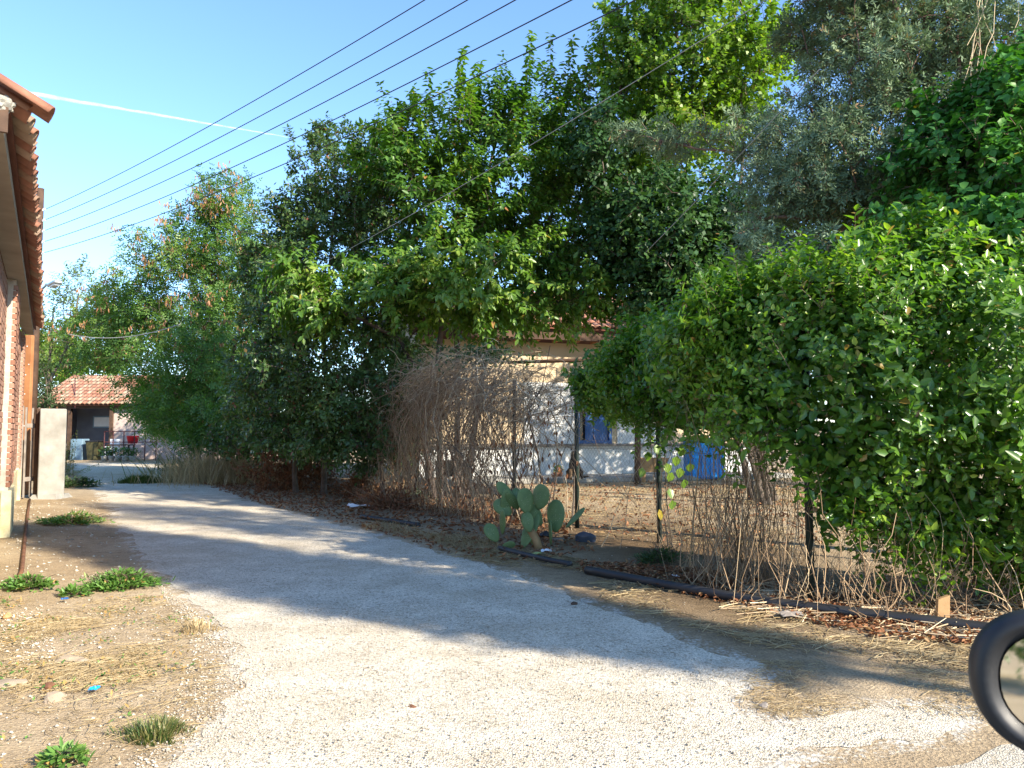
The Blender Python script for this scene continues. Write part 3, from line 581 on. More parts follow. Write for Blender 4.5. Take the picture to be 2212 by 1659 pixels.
bchild(MB().tube([bp_+np.array([0,.3,1.19]),bp_+np.array([0,.3,1.27])],.16,16),'lid',M['black_plastic'],bt)
for dx in (-.38,.38): bchild(MB().box(bp_+np.array([dx,.3,.03]),(.16,.58,.06)),'foot',M['wood_grey'],bt)
kp = gd(975,1062); bi = thing('black_bin','black open plastic bin on legs inside the dry vine tangle','bin',None,kp)
kw = .36
for sx,sy,w_,d__ in ((0,-1,kw*2,.02),(0,1,kw*2,.02),(-1,0,.02,kw*1.3),(1,0,.02,kw*1.3)):
    bchild(MB().box(kp+np.array([sx*kw,.3+sy*kw*.66,.52]),(w_,d__,.36)),'panel',M['black_plastic'],bi)
bchild(MB().box(kp+np.array([0,.3,.35]),(kw*2,kw*1.3,.02)),'bottom',M['black_plastic'],bi)
bchild(MB().box(kp+np.array([0,.05,.70]),(kw*2.1,.04,.03)),'rim',M['rust'],bi)
for sx in (-1,1):
    for sy in (-1,1): bchild(MB().box(kp+np.array([sx*(kw-.04),.3+sy*.18,.17]),(.05,.05,.34)),'leg',M['rust'],bi)
tw = gd(1240,1036,.14)
# white plastic bench/table legs beside the dog
# dog sitting on the platform, facing the lane
dg = gd(1240,1036,.14); dz = .14
dog = thing('dog','dark pointed-eared dog with tan legs sitting by the white house wall','dog',None,(dg[0],dg[1],dz))
def skin(name, verts, edges, rad_, mat, parent, sub=2):
    me = bpy.data.meshes.new(name); me.from_pydata(verts,edges,[]); me.materials.append(mat); o = obj(name,me,parent)
    sk = o.modifiers.new('skin','SKIN'); sk.use_smooth_shade = True
    for i,r_ in enumerate(rad_): me.skin_vertices[0].data[i].radius = (r_,r_) if np.isscalar(r_) else r_
    me.skin_vertices[0].data[0].use_root = True
    s_ = o.modifiers.new('sub','SUBSURF'); s_.levels = s_.render_levels = sub; return o
V_ = [(.06,.34,.16),(.05,.20,.28),(.03,.06,.42),(.0,-.04,.52),(-.01,-.08,.62),(-.01,-.11,.70),(-.012,-.20,.675),(-.012,-.27,.66),   # rump, back, withers, neck, skull, muzzle
      (-.085,-.06,.36),(-.09,-.08,.20),(-.09,-.09,.06),(-.09,-.14,.025),(.085,-.06,.36),(.09,-.08,.20),(.09,-.09,.06),(.09,-.14,.025),     # fore legs
      (-.11,.22,.17),(-.15,.06,.19),(-.15,.16,.05),(-.15,.04,.025),(.17,.22,.17),(.20,.06,.19),(.20,.16,.05),(.20,.04,.025),               # hind legs
      (.14,.46,.06),(.30,.50,.04),(.44,.46,.05)]                                                                                            # tail
Ed = [(0,1),(1,2),(2,3),(3,4),(4,5),(5,6),(6,7),(2,8),(8,9),(9,10),(10,11),(2,12),(12,13),(13,14),(14,15),(0,16),(16,17),(17,18),(18,19),(0,20),(20,21),(21,22),(22,23),(0,24),(24,25),(25,26)]
Rd = [.13,.135,.14,.10,.085,.085,.045,.03,.06,.038,.03,.034,.06,.038,.03,.034,.09,.065,.035,.032,.09,.065,.035,.032,.04,.035,.015]
body = skin('body',V_,Ed,Rd,M['fur'],dog)
for sg in (-1,1):
    bchild_ = MB().add([(sg*.035-.01,-.10,.755),(sg*.085-.01,-.10,.745),(sg*.065-.01,-.07,.75),(sg*.075-.01,-.105,.875)],[(0,1,3),(1,2,3),(2,0,3),(0,2,1)]); bchild_.build('ear',M['fur'],dog)
    legm = MB().tube([(sg*.09,-.085,.27),(sg*.09,-.09,.16),(sg*.09,-.10,.06),(sg*.09,-.14,.03)],[.047,.043,.037,.04],10); legm.build('foreleg_fur',M['fur_tan'],dog,True)
    MB().tube([(sg*.032-.01,-.172,.712),(sg*.032-.01,-.182,.714)],.010,8).build('eye',M['glass_dark'],dog,True)
MB().tube([(-.012,-.285,.672),(-.012,-.315,.668)],[.024,.016],8).build('nose',M['black_plastic'],dog,True)
fp = gd(1205,1040); 
fpo = thing('flower_pot','small terracotta pot with yellow flowered plant near the dog','pot',None,(fp[0],fp[1],0))
bchild(MB().tube([fp+np.array([0,0,.0]),fp+np.array([0,0,.20]),fp+np.array([0,0,.21]),fp+np.array([0,0,.25])],[.09,.125,.14,.14],14),'pot',M['terracotta'],fpo)
n=60; P = fp+np.c_[R.normal(0,.06,n),R.normal(0,.06,n),.25+R.random(n)*.16]; Vv,Fq,k = leaf_geo(P,unit(n)+np.array([0,0,.6]),unit(n),.09,.035); child(obj('foliage',raw('foliage',Vv,[Fq],M['weed'],[np.repeat(R.random(n),k)])),fpo)
# ------------------------------------------------------------------ far house at the end of the lane
FD = 38.; fx0 = at(95,930,FD)[0]; fx1 = at(470,930,FD)[0]; fW = fx1-fx0; fc = (fx0+fx1)/2
fh = thing('tiled_cottage','shaded cottage with tiled porch roof at the far end of the lane','house',None,(fc,FD,0))
fe = at(200,877,FD)[2]; px1 = at(238,930,FD)[0]
bchild(MB().box((fc,FD+2.5,1.35),(fW,.3,2.7)),'wall',M['pink_wall'],fh)
bchild(MB().box(((px1+fx1)/2+.1,FD+1.1,1.33),(fx1-px1-.2,2.45,2.66)),'wall',M['pink_wall'],fh)
bchild(MB().box((fx0+.15,FD+1.2,1.33),(.3,2.3,2.66)),'wall',M['shade_wall'],fh)
bchild(MB().box(((fx0+px1)/2,FD+2.33,1.3),(px1-fx0-.4,.03,2.6)),'porch_wall',M['shade_wall'],fh)
for px in (150,240): 
    p = at(px,930,FD-.2); bchild(MB().box((p[0],FD-.2,1.3),(.14,.14,2.6)),'porch_post',M['wood_dark'],fh)
bchild(MB().box((fc,FD-.25,fe-.06),(fW+.6,.14,.16)),'porch_beam',M['wood_dark'],fh)
wn = at(222,907,FD+2.3); wq = bchild(MB().box((wn[0],FD+2.30,1.85),(1.0,.06,.62)),'window',M['box_blue'],fh); 
bchild(MB().box((wn[0],FD+2.26,1.85),(.84,.03,.48)),'pane',M['white_paint'],wq)
for px in (283,300):
    p = at(px,940,FD-.13); d = bchild(MB().box((p[0],FD-.14,1.1),(.42,.05,1.5)),'shutter',M['pink_wall'],fh)
fs_ = .46; fr_ = lambda s,u,dz=0: np.array([fx0-.4+s, FD-.5+u, fe+fs_*u+dz]); RL = 3.2; FWD = fW+.8
rf3 = MB().add([fr_(0,0),fr_(FWD,0),fr_(FWD,RL),fr_(0,RL),fr_(0,0,.06),fr_(FWD,0,.06),fr_(FWD,RL,.06),fr_(0,RL,.06)],[(0,3,2,1),(4,5,6,7),(0,1,5,4),(1,2,6,5),(2,3,7,6),(3,0,4,7)])
rb = lambda s,u,dz=0: np.array([fx0-.4+s, FD-.5+RL+u, fe+fs_*RL-fs_*u+dz])
rf3.add([rb(0,.004),rb(FWD,.004),rb(FWD,RL),rb(0,RL),rb(0,.004,.06),rb(FWD,.004,.06),rb(FWD,RL,.06),rb(0,RL,.06)],[(0,3,2,1),(4,5,6,7),(0,1,5,4),(1,2,6,5),(2,3,7,6),(3,0,4,7)])
froof = bchild(rf3,'roof',M['under_tile'],fh); up3 = nrm((fr_(0,1)-fr_(0,0))[None])[0]
sv2 = at(205,850,FD)[0]-fx0+.4
lay_tiles(froof,lambda s,u: fr_(s,u,.03),up3,np.array([1.,0,0]),0,FWD,.40,9,TF,M['old_tile'],240,lambda q: abs(q[0]-sv2))
bchild(MB().tube([at(162,880,FD-.6),at(162,820,FD+1.6)],.02,6),'rod',M['red_iron'],fh)
FY = 35.6
def fbox(px0,px1,py0,py1,D,dep=.5):
    a = at(px0,py0,D); b = at(px1,py1,D); z1,z0 = a[2],max(b[2],0.); return np.array([(a[0]+b[0])/2,D+dep/2,(z0+z1)/2]),(b[0]-a[0],dep,z1-z0)
c,s_ = fbox(152,178,948,975,36.6,.6); o = thing('grey_blue_cabinet','grey blue metal cabinet on the cottage porch','cabinet',None,(c[0],c[1],0))
c[2]=.5; bchild(MB().box(c,(s_[0],s_[1],1.0)),'body',M['box_blue'],o,bevel=.02); bchild(MB().box(c+np.array([0,-s_[1]/2-.012,0]),(s_[0]*.88,.02,.86)),'door',M['box_blue'],o,bevel=.006); bchild(MB().box(c+np.array([s_[0]*.36,-s_[1]/2-.03,.1]),(.03,.02,.16)),'handle',M['steel'],o)
c,s_ = fbox(186,208,950,985,36.4,.6); o = thing('olive_bin','olive green bin with dark lid on the cottage porch','bin',None,(c[0],c[1],0))
bchild(MB().add([(c[0]+dx*e,c[1]+dy*e*1.1,z) for z,e in ((0.02,.21),(.85,.27)) for dx,dy in ((-1,-1),(1,-1),(1,1),(-1,1))],[(3,2,1,0),(0,1,5,4),(1,2,6,5),(2,3,7,6),(3,0,4,7),(4,5,6,7)]),'body',M['olive'],o); bchild(MB().box(c*np.array([1,1,0])+np.array([0,0,.89]),(.60,.66,.07)),'lid',M['black_plastic'],o,bevel=.02)
rp = at(287,945,36.0); o = thing('red_bucket','bright red bucket hung on the railing before the sunlit cottage wall','bucket',None,(rp[0],36.,rp[2]-.28))
bchild(MB().tube([(rp[0],36.,rp[2]-.28),(rp[0],36.,rp[2]+.06),(rp[0],36.,rp[2]+.08)],[.20,.27,.28],16),'body',M['red_plastic'],o,smooth=True); bchild(MB().tube([(rp[0]+.27*math.cos(a),36.,rp[2]+.08+.2*math.sin(a)) for a in np.linspace(0,math.pi,12)],.01,5),'handle',M['steel'],o)
rl = thing('iron_railing','dark red iron railing with posts before the cottage','railing',None,(at(280,930,35.8)[0],35.8,0))
for z in (at(280,932,35.8)[2],at(280,955,35.8)[2]): bchild(MB().tube([(at(225,930,35.8)[0],35.8,z),(at(345,930,35.8)[0],35.8,z)],.022,6),'rail',M['red_iron'],rl)
for px in (226,245,268,291,314,338): 
    x = at(px,930,35.8)[0]; bchild(MB().tube([(x,35.8,0),(x,35.8,at(280,931,35.8)[2])],.024,6),'post',M['red_iron'],rl)
ch = at(243,950,36.2); o = thing('white_chair','white plastic armchair behind the cottage railing','chair',None,(ch[0],36.2,0))
bchild(MB().box((ch[0],36.2,.42),(.48,.46,.04)),'seat',M['white_paint'],o,bevel=.01); bchild(MB().box((ch[0],36.43,.72),(.46,.04,.56)),'backrest',M['white_paint'],o,bevel=.01)
for dx in (-.21,.21):
    for dy in (-.2,.2): bchild(MB().box((ch[0]+dx,36.2+dy,.21),(.04,.04,.42)),'leg',M['white_paint'],o)
    bchild(MB().box((ch[0]+dx,36.2,.64),(.05,.46,.03)),'armrest',M['white_paint'],o)
tb = at(262,950,36.6); o = thing('porch_table','dark table with jars on the cottage porch','table',None,(tb[0],36.6,0))
bchild(MB().box((tb[0],36.6,.72),(1.1,.6,.05)),'top',M['wood_dark'],o)
for dx in (-.48,.48):
    for dy in (-.24,.24): bchild(MB().box((tb[0]+dx,36.6+dy,.35),(.06,.06,.70)),'leg',M['wood_dark'],o)
for k in range(5):
    x = at(226+15*k,985,35.0)[0]; z0=.0
    o = thing('plant_pot','small pale flower pot '+['nearest the porch cabinet','second along the porch front','in the middle of the porch front row','second last in the porch front row','at the hedge end of the porch front'][k],'pot','pots along the cottage front',(x,35.,0))
    bchild(MB().tube([(x,35.,0),(x,35.,.22),(x,35.,.25)],[.10,.15,.16],12),'pot',M['concrete'],o,smooth=True)
    n=70; P = np.array([x,35.,.25])+np.c_[R.normal(0,.13,n),R.normal(0,.1,n),R.random(n)*.35]; Vv,Fq,kk = leaf_geo(P,unit(n)+np.array([0,0,.7]),unit(n),.14,.05); child(obj('foliage',raw('foliage',Vv,[Fq],M['dark_leaf'],[np.repeat(R.random(n),kk)])),o)
# ------------------------------------------------------------------ chain-link fence
cf = thing('chain_link_fence','rusting chain link fence with dark green posts along the lane','fence',None,(FEN[IP][0],FEN[IP][1],0))
def fpt(u):   # distance along the fence -> point
    seg = np.linalg.norm(np.diff(FEN,axis=0),axis=1); cum = np.r_[0,np.cumsum(seg)]; u = np.clip(u,0,cum[-1]-1e-6)
    return np.stack([np.interp(u,cum,FEN[:,0]),np.interp(u,cum,FEN[:,1]),np.zeros_like(u)],-1)
FL = float(np.sum(np.linalg.norm(np.diff(FEN,axis=0),axis=1))); FH = 2.2
CUM = np.r_[0,np.cumsum(np.linalg.norm(np.diff(FEN,axis=0),axis=1))]
pu = [.1,2.2,CUM[1],CUM[2],CUM[IP],CUM[IP]+(CUM[IP+1]-CUM[IP])*.5,CUM[IP+1],CUM[IP+1]+2.8,CUM[IP+2],CUM[IP+2]+3.2,CUM[-1]-.05]
def fnorm(u):
    t=nrm(fpt(np.clip(u+.15,0,FL))-fpt(np.clip(u-.15,0,FL))); n_=np.stack([t[...,1],-t[...,0],np.zeros_like(u)],-1); return n_*np.where((n_@np.array([-.6,-.8,0]))[...,None]>0,1,-1)
for u in pu:
    p = fpt(np.array([u]))[0]; mb = MB().tube([p,p+np.array([0,0,FH+.05])],.032,10)
    bchild(mb,'post',M['post_green'],cf,smooth=True)
cell = .072; nw = int((CUM[IP+2]+1)/cell*2); 
uw = CUM[1]-1.6+np.arange(int((CUM[IP+2]+1-CUM[1]+1.6)/cell*2))*cell/2; nw = len(uw); K_ = int(FH/(cell*.5)); zz_ = np.linspace(.03,FH,K_)
par = (np.arange(nw)%2)[:,None]; zig = ((np.arange(K_)[None]+par)%2-.5)*cell*.5*1.02
U_ = uw[:,None]+zig; sagn = .05*np.sin(U_*1.3)*(zz_[None]/FH)
Pw = fpt(U_.ravel()).reshape(nw,K_,3); Pw[...,2] = zz_[None]-.04*np.abs(np.sin(U_*.9)); Pw[...,0]+=sagn; Pw[...,1]+=.004*(np.arange(K_)[None]%2)
Pw = Pw[::2]
Pw2 = fpt((uw[1::2,None]+zig[1::2]).ravel()).reshape(-1,K_,3); Pw2[...,2]=zz_[None]-.04*np.abs(np.sin(U_[1::2]*.9)); Pw2[...,0]+=sagn[1::2]
Vv,Fq = strands_geo(np.concatenate([Pw,Pw2]),.0016,3)
o = child(obj('wire_mesh',raw('wire_mesh',Vv,[Fq],M['wire'])),cf); o['kind']='stuff'
for z in (.12,1.15,2.14):
    pts = fpt(np.linspace(0,FL,160)); pts[:,2] = z; bchild(MB().tube(pts,.0025,4,False),'tension_wire',M['wire'],cf)
# ------------------------------------------------------------------ vegetation helpers
def E(px,py,D,rx,ry,rd): return (at(px,py,D), np.array([rx*D/F, rd, ry*D/F]))
def sample_ell(ells, n, shell=.5, wts=None):
    vol = np.array([np.prod(r)**.8 for _,r in ells]); vol = vol/vol.sum() if wts is None else np.array(wts)/np.sum(wts)
    k = R.choice(len(ells), n, p=vol); d = unit(n); rr = (shell + (1-shell)*R.random(n))**.6
    C = np.array([c for c,_ in ells])[k]; Rr = np.array([r for _,r in ells])[k]
    return C + d*Rr*rr[:,None]*(1+.12*R.normal(size=(n,1)))
def grow(stems, tips, up=.25, kseg=4, rtip=.006, expo=.46, pathw=.25):
    """stems: list of (K,3) polylines; tips reached by branches that leave the nearest wood"""
    pos=[]; par=[]; plen=[]; 
    for s in stems:
        s = np.asarray(s,float); m=[]
        for a,b in zip(s[:-1],s[1:]):
            n=max(1,int(np.linalg.norm(b-a)/.25)); m += [a+(b-a)*t/n for t in range(n)]
        m.append(s[-1]); base=len(pos)
        for i,p in enumerate(m): pos.append(p); par.append(base+i-1 if i else -1); plen.append(0. if i==0 else plen[-1]+np.linalg.norm(m[i]-m[i-1]))
    nstem=len(pos); cap=nstem+len(tips)*kseg+8; POS=np.zeros((cap,3)); POS[:nstem]=pos; PL=np.zeros(cap); PL[:nstem]=plen; PAR=np.full(cap,-1); PAR[:nstem]=par; n=nstem
    d0=np.array([np.min(np.linalg.norm(POS[:nstem]-t,axis=1)) for t in tips]); paths=[]
    for t in tips[np.argsort(d0)]:
        dv=t-POS[:n]; d=np.linalg.norm(dv,axis=1); cost=d+pathw*PL[:n]+np.where(dv[:,2]<-.1,-dv[:,2]*.8,0)
        j=int(np.argmin(cost)); a=POS[j]; L=d[j]
        pd_=a-POS[PAR[j]] if PAR[j]>=0 else np.array([0,0,1.]); pd_=pd_/(np.linalg.norm(pd_)+1e-9)
        c=(a+t)/2+pd_*L*.18+np.array([0,0,up*L])+R.normal(size=3)*L*.06
        pr=j; idx=[j]
        for k in range(1,kseg+1):
            q=k/kseg; POS[n]=a*(1-q)**2+c*2*q*(1-q)+t*q*q; PAR[n]=pr; PL[n]=PL[pr]+np.linalg.norm(POS[n]-POS[pr]); pr=n; idx.append(n); n+=1
        paths.append(idx)
    cnt=np.zeros(n)
    for idx in paths:
        k=idx[-1]
        while k>=0: cnt[k]+=1; k=PAR[k]
    rad_=rtip*np.maximum(cnt,.6)**expo
    return POS[:n],PAR[:n],rad_,paths,nstem
def wood_mesh(name,g,stems,mat,rbase,rs=None):
    POS,PAR,rad_,paths,ns = g; Vs=[];Fs=[];b=0
    for si,s in enumerate(stems):
        rb_=rbase*(rs[si] if rs else 1.); s=np.asarray(s,float); n=14; t=np.linspace(0,1,len(s)); tt=np.linspace(0,1,n); P=np.stack([np.interp(tt,t,s[:,i]) for i in range(3)],1)
        P[1:-1]+=R.normal(size=(n-2,3))*.012; r_=np.linspace(rb_,rb_*.35,n); r_[0]*=1.35
        V,Fq=strands_geo(P[None],r_[None],9); Vs.append(V);Fs.append(Fq+b);b+=len(V)
    PT=np.array([POS[i] for i in paths]); RR=np.array([np.minimum(rad_[i],rbase*.5) for i in paths]); RR[:,0]=np.minimum(RR[:,0],RR[:,1]*1.15)
    thick=RR[:,1]>.018
    for m,sd in ((thick,6),(~thick,3)):
        if m.any():
            V,Fq=strands_geo(PT[m],RR[m],sd); Vs.append(V);Fs.append(Fq+b);b+=len(V)
    return raw(name,np.concatenate(Vs),[np.concatenate(Fs)],mat,None,True)
def shoots_from(paths,POS,center,nsh,Ls,out=.6,upb=.3,spread=.7):
    """side shoots near every tip -> start, direction, length"""
    tip=np.array([POS[i[-1]] for i in paths]); pre=np.array([POS[i[-2]] for i in paths]); d=nrm(tip-pre); n=len(tip)
    S_=[];Dn=[];Ln=[]
    for k in range(nsh):
        t=R.random((n,1)); st=tip*(1-t*.8)+pre*t*.8 if k else tip*.0+pre
        dd=nrm(d*(1.0 if k==0 else .5)+nrm(tip-center)*out*(k>0)+unit(n)*spread*(k>0)+np.array([0,0,upb])*(k>0))
        ln=Ls[0]+R.random(n)*(Ls[1]-Ls[0]); 
        if k==0: ln=np.linalg.norm(tip-pre,axis=1)+.05
        S_.append(st);Dn.append(dd);Ln.append(ln)
    return np.concatenate(S_),np.concatenate(Dn),np.concatenate(Ln)
def leaves_on(S_,Dn,Ln,per_m,start=.1,droop=.35,splay=.9,jit=.02):
    """points, axes, normals of leaves set along shoots"""
    cnt=np.maximum(2,(Ln*per_m+R.random(len(Ln))).astype(int)); idx=np.repeat(np.arange(len(Ln)),cnt)
    k=np.concatenate([np.arange(c) for c in cnt]); t=start+(1-start)*(k+.5)/cnt[idx]
    d=Dn[idx]; P=S_[idx]+d*(Ln[idx]*t)[:,None]-np.array([0,0,1.])*(droop*.25*Ln[idx]*t*t)[:,None]
    a=k*2.4+idx*1.7; ref=nrm(np.cross(d,np.array([.31,.17,.93]))); ref2=np.cross(d,ref)
    rad_=ref*np.cos(a)[:,None]+ref2*np.sin(a)[:,None]
    A=nrm(rad_*splay+d*.6+unit(len(k))*.3-np.array([0,0,droop])); Nn=nrm(d*.7+np.array([0,0,.7])+unit(len(k))*.45)
    return P+unit(len(k))*jit,A,Nn,idx
def shoot_wood(S_,Dn,Ln,r=.0035,droop=.35):
    t=np.array([0,.5,1.])[None,:,None]; P=S_[:,None]+Dn[:,None]*Ln[:,None,None]*t-np.array([0,0,1.])*(droop*.25*Ln)[:,None,None]*t*t
    return strands_geo(P,np.array([1,.75,.35])[None]*r,3)
def tints(n,P,spread=.22,f=1.1,lo=.0,hi=.9,rare=.012):
    t=lo+(hi-lo)*np.clip(lump(P,f)*.65+.17+R.normal(size=n)*spread,0,1); m=R.random(n)<rare; t[m]=.93+.07*R.random(m.sum()); return t
def tree(name,label,cat,stems,ells,ntips,leafmat,barkmat,leaf=(.10,.045),per_m=26,nsh=4,Ls=(.2,.45),rbase=.12,droop=.4,shell=.45,group=None,extra=None,kind='leaf',upb=.3,rare=.012,tspread=.2,wts=None,rtip=.005,out=.6,fill=0,fold=.22,rs=None,fl=(.15,1.)):
    stems=[np.asarray(s,float) for s in stems]; base=stems[0][0].copy(); base[2]=0
    o=thing(name,label,cat,group,base); tips=sample_ell(ells,ntips,shell,wts); tips=tips[tips[:,2]>.35]
    g=grow(stems,tips,rtip=rtip); cen=np.mean([c for c,_ in ells],axis=0)
    child(obj('trunk',wood_mesh('trunk',g,stems,barkmat,rbase,rs)),o)
    S_,Dn,Ln=shoots_from(g[3],g[0],cen,nsh,Ls,out=out,upb=upb)
    if extra is not None: S_=np.concatenate([S_,extra[0]]);Dn=np.concatenate([Dn,extra[1]]);Ln=np.concatenate([Ln,extra[2]])
    tw_=R.random(len(S_))<.5; V,Fq=shoot_wood(S_[tw_],Dn[tw_],Ln[tw_],.0045,droop); child(obj('twigs',raw('twigs',V,[Fq],M['twig'])),o)['kind']='stuff'
    P,A,Nn,idx=leaves_on(S_,Dn,Ln,per_m,droop=droop)
    if fill:
        Pf=sample_ell(ells,fill,.15); P=np.concatenate([P,Pf]);A=np.concatenate([A,nrm(unit(fill)-np.array([0,0,.4]))]);Nn=np.concatenate([Nn,unit(fill)+np.array([0,0,.6])])
    n=len(P); sc=.75+.5*R.random(n); T=tints(n,P,tspread,rare=rare)
    if kind=='leaf': V,Fq,k=leaf_geo(P,A,Nn,leaf[0]*sc,leaf[1]*sc,fold)
    elif kind=='dia': V,Fq,k=diamond_geo(P,A,Nn,leaf[0]*sc,leaf[1]*sc)
    elif kind=='frond': V,Fq,k=frond_geo(P,A,Nn,leaf[0]*sc,2,leaf[1],leaf[1]*.48); T=np.tile(T,k); k=1
    else: V,Fq,k=frond_geo(P,A,Nn,leaf[0]*sc,1,leaf[1],leaf[1]*.32,38); T=np.tile(T,k); k=1
    child(obj('crown',raw('crown',V,[Fq],leafmat,[np.repeat(T,k) if k>1 else T])),o)
    return o,P
def g3(px,py,D): return at(px,py,D)
# ------------------------------------------------------------------ trees
# cherry tree in the middle
b0=np.array([*at(950,1000,16.0)[:2],0.]); b1=np.array([*at(990,1000,16.3)[:2],0.])
ch_st=[[b0,g3(945,760,15.8),g3(962,640,15.6),g3(925,520,15.4),g3(914,436,15.4)],[b1,g3(985,720,16.2),g3(982,580,16.1),g3(1040,430,16.0),g3(1080,280,16.0)],[b1+np.array([.12,.1,0]),g3(1060,700,16.4),g3(1160,540,16.4),g3(1225,380,16.4)],[b0+np.array([-.1,0,0]),g3(880,740,15.6),g3(760,680,15.0),g3(660,640,14.7)]]
ch_el=[E(950,430,15.4,110,150,1.3),E(1090,380,16.0,130,190,1.5),E(1225,430,16.4,100,200,1.4),E(860,340,15.4,60,100,1.1),E(1100,655,14.8,120,26,1.),E(1290,640,14.9,50,40,.8),E(1050,600,15.6,220,110,1.7),E(870,620,15.2,130,90,1.3),E(700,660,14.8,90,55,.8),E(1180,640,15.4,110,70,1.2),E(640,610,14.7,45,65,.5)]
st=[];dn=[];ln=[]
for px,py,L,dx in [(832,190,1.5,-.35),(915,150,2.0,-.1),(998,95,2.3,.05),(1045,140,1.8,.0),(1138,62,2.6,.08),(1196,72,2.2,.0),(1250,78,2.4,.06),(1290,130,1.8,.1),(880,215,1.2,-.2),(955,200,1.5,-.05),(1090,120,1.9,.1),(1170,140,1.8,-.05),(760,330,1.0,-.3),(1230,170,1.5,.1),(1010,190,1.5,.05),(1110,190,1.5,-.05)]:
    tip=at(px+R.normal()*8,py-42,15.6+R.normal()*.3); d=np.array([dx,R.normal()*.12,1.]); d/=np.linalg.norm(d)
    for k in range(6):
        dd=d+R.normal(size=3)*.2*(k>0); dd/=np.linalg.norm(dd); l=L*(1 if k==0 else .45+.3*R.random()); st.append(tip-d*L+R.normal(size=3)*.12*(k>0)); dn.append(dd); ln.append(l)
for k in range(26):   # hanging sprays on the low outer branch
    p=at(590+R.random()*90,560+R.random()*90,14.4); st.append(p); d=np.array([R.normal()*.5-.2,R.normal()*.4-.3,-.5]); dn.append(d/np.linalg.norm(d)); ln.append(.3+.25*R.random())
tree('cherry_tree','tall cherry tree with drooping green leaves and upright shoots above the dry vine tangle','tree',ch_st,ch_el,690,M['cherry'],M['cherry_bark'],(.14,.064),28,6,(.28,.66),.07,.75,.3,fill=2500,extra=(np.array(st),np.array(dn),np.array(ln)),upb=.45,rare=.015)
# plum thicket left of it
pb0=np.array([*at(700,1020,17)[:2],0.]); pb1=np.array([*at(640,1020,17.5)[:2],0.]); pb2=np.array([*at(830,1030,15.8)[:2],0.])
pl_st=[[pb0,g3(705,860,17),g3(700,700,17),g3(720,500,17),g3(730,400,17)],[pb1,g3(630,800,17.3),g3(620,650,17.2)],[pb2,g3(820,920,15.8),g3(790,780,16),g3(760,650,16.4)]]
pl_el=[E(740,400,17,105,115,1.5),E(690,520,17,120,130,1.7),E(640,660,17,95,130,1.6),E(720,760,16.2,200,130,1.8),E(610,850,16.8,120,105,1.4),E(770,880,15.6,130,85,1.2),E(830,780,15.8,90,110,1.2),E(700,300,17.2,45,30,.8),E(800,330,17.2,60,50,.9),E(650,935,16.4,120,60,1.2),E(780,950,15.8,110,55,1.),E(870,900,16.2,70,80,1.),E(800,430,17,85,100,1.4),E(830,540,16.6,95,120,1.4),E(630,500,17.5,55,80,1.2),E(580,600,18,70,90,1.4)]
tree('plum_tree','dense dark leaved plum tree hanging low over the brown litter by the lane','tree',pl_st,pl_el,1250,M['plum'],M['bark'],(.095,.05),34,6,(.2,.42),.055,.3,.3,upb=.25,rare=.03,fill=16000,kind='dia')
bb_=np.array([*at(700,1000,19)[:2],0.]); tree('bramble_thicket','low dark bramble thicket filling the ground behind the plum','shrub',[[bb_,bb_+np.array([0,0,1.2])],[bb_+np.array([1.4,-.3,0]),bb_+np.array([1.6,-.3,1.3])],[bb_+np.array([-1.4,.3,0]),bb_+np.array([-1.5,.3,1.2])]],[E(590,930,19.5,110,75,.8),E(730,925,19,110,85,.8),E(840,930,18.4,70,80,.7),E(500,950,20.5,60,45,.7)],240,M['plum'],M['bark'],(.10,.06),20,4,(.2,.45),.03,.2,.3,kind='dia',fill=9000,rare=.05)
# reddish seeded honey locust at the bend
lb=np.array([*at(430,1020,24)[:2],0.]); lo_st=[[lb,g3(430,880,24),g3(440,740,24),g3(455,600,24),g3(480,430,24)],[lb+np.array([.1,.2,0]),g3(380,850,24.3),g3(330,720,24.6),g3(300,620,25)],[lb+np.array([.3,-.1,0]),g3(490,820,23.2),g3(520,700,23),g3(530,560,23)]]
lo_el=[E(485,440,24,62,65,1.3),E(450,540,24,110,95,1.8),E(390,620,24.3,120,120,2.),E(290,690,25,95,95,1.8),E(390,800,24,120,110,2.2),E(225,735,25.5,75,75,1.8),E(480,760,22.8,95,140,1.8),E(420,880,23,110,60,1.6),E(540,620,23,50,110,1.2),E(520,860,21.5,80,70,1.3),E(390,900,25,50,50,1.3),E(450,925,23.,80,45,1.3),E(545,930,21,60,45,1.),E(345,890,27,45,60,1.2)]
_,LP=tree('locust_tree','broad feathery tree with orange brown seed pods at the lane bend','tree',lo_st,lo_el,820,M['locust'],M['bark'],(.20,.10),12,5,(.35,.7),.075,.25,.35,kind='frond',rare=.02,tspread=.16,fill=4000)
lo_o=[o for o in COL.objects if o.name.startswith('locust_tree')][0]
pk_=LP[R.choice(len(LP),300,p=np.clip(LP[:,2]-1.5,.1,None)/np.clip(LP[:,2]-1.5,.1,None).sum())]; pp=np.repeat(pk_,9,0)+R.normal(size=(300*9,3))*np.array([.10,.10,.07])-np.array([0,.45,-.05]); n=len(pp)
V,Fq,k=leaf_geo(pp,np.array([0,0,-1.])+unit(n)*.45,unit(n),.16,.04); child(obj('seed_pods',raw('seed_pods',V,[Fq],M['pod'],[np.repeat(R.random(n),k)])),lo_o)
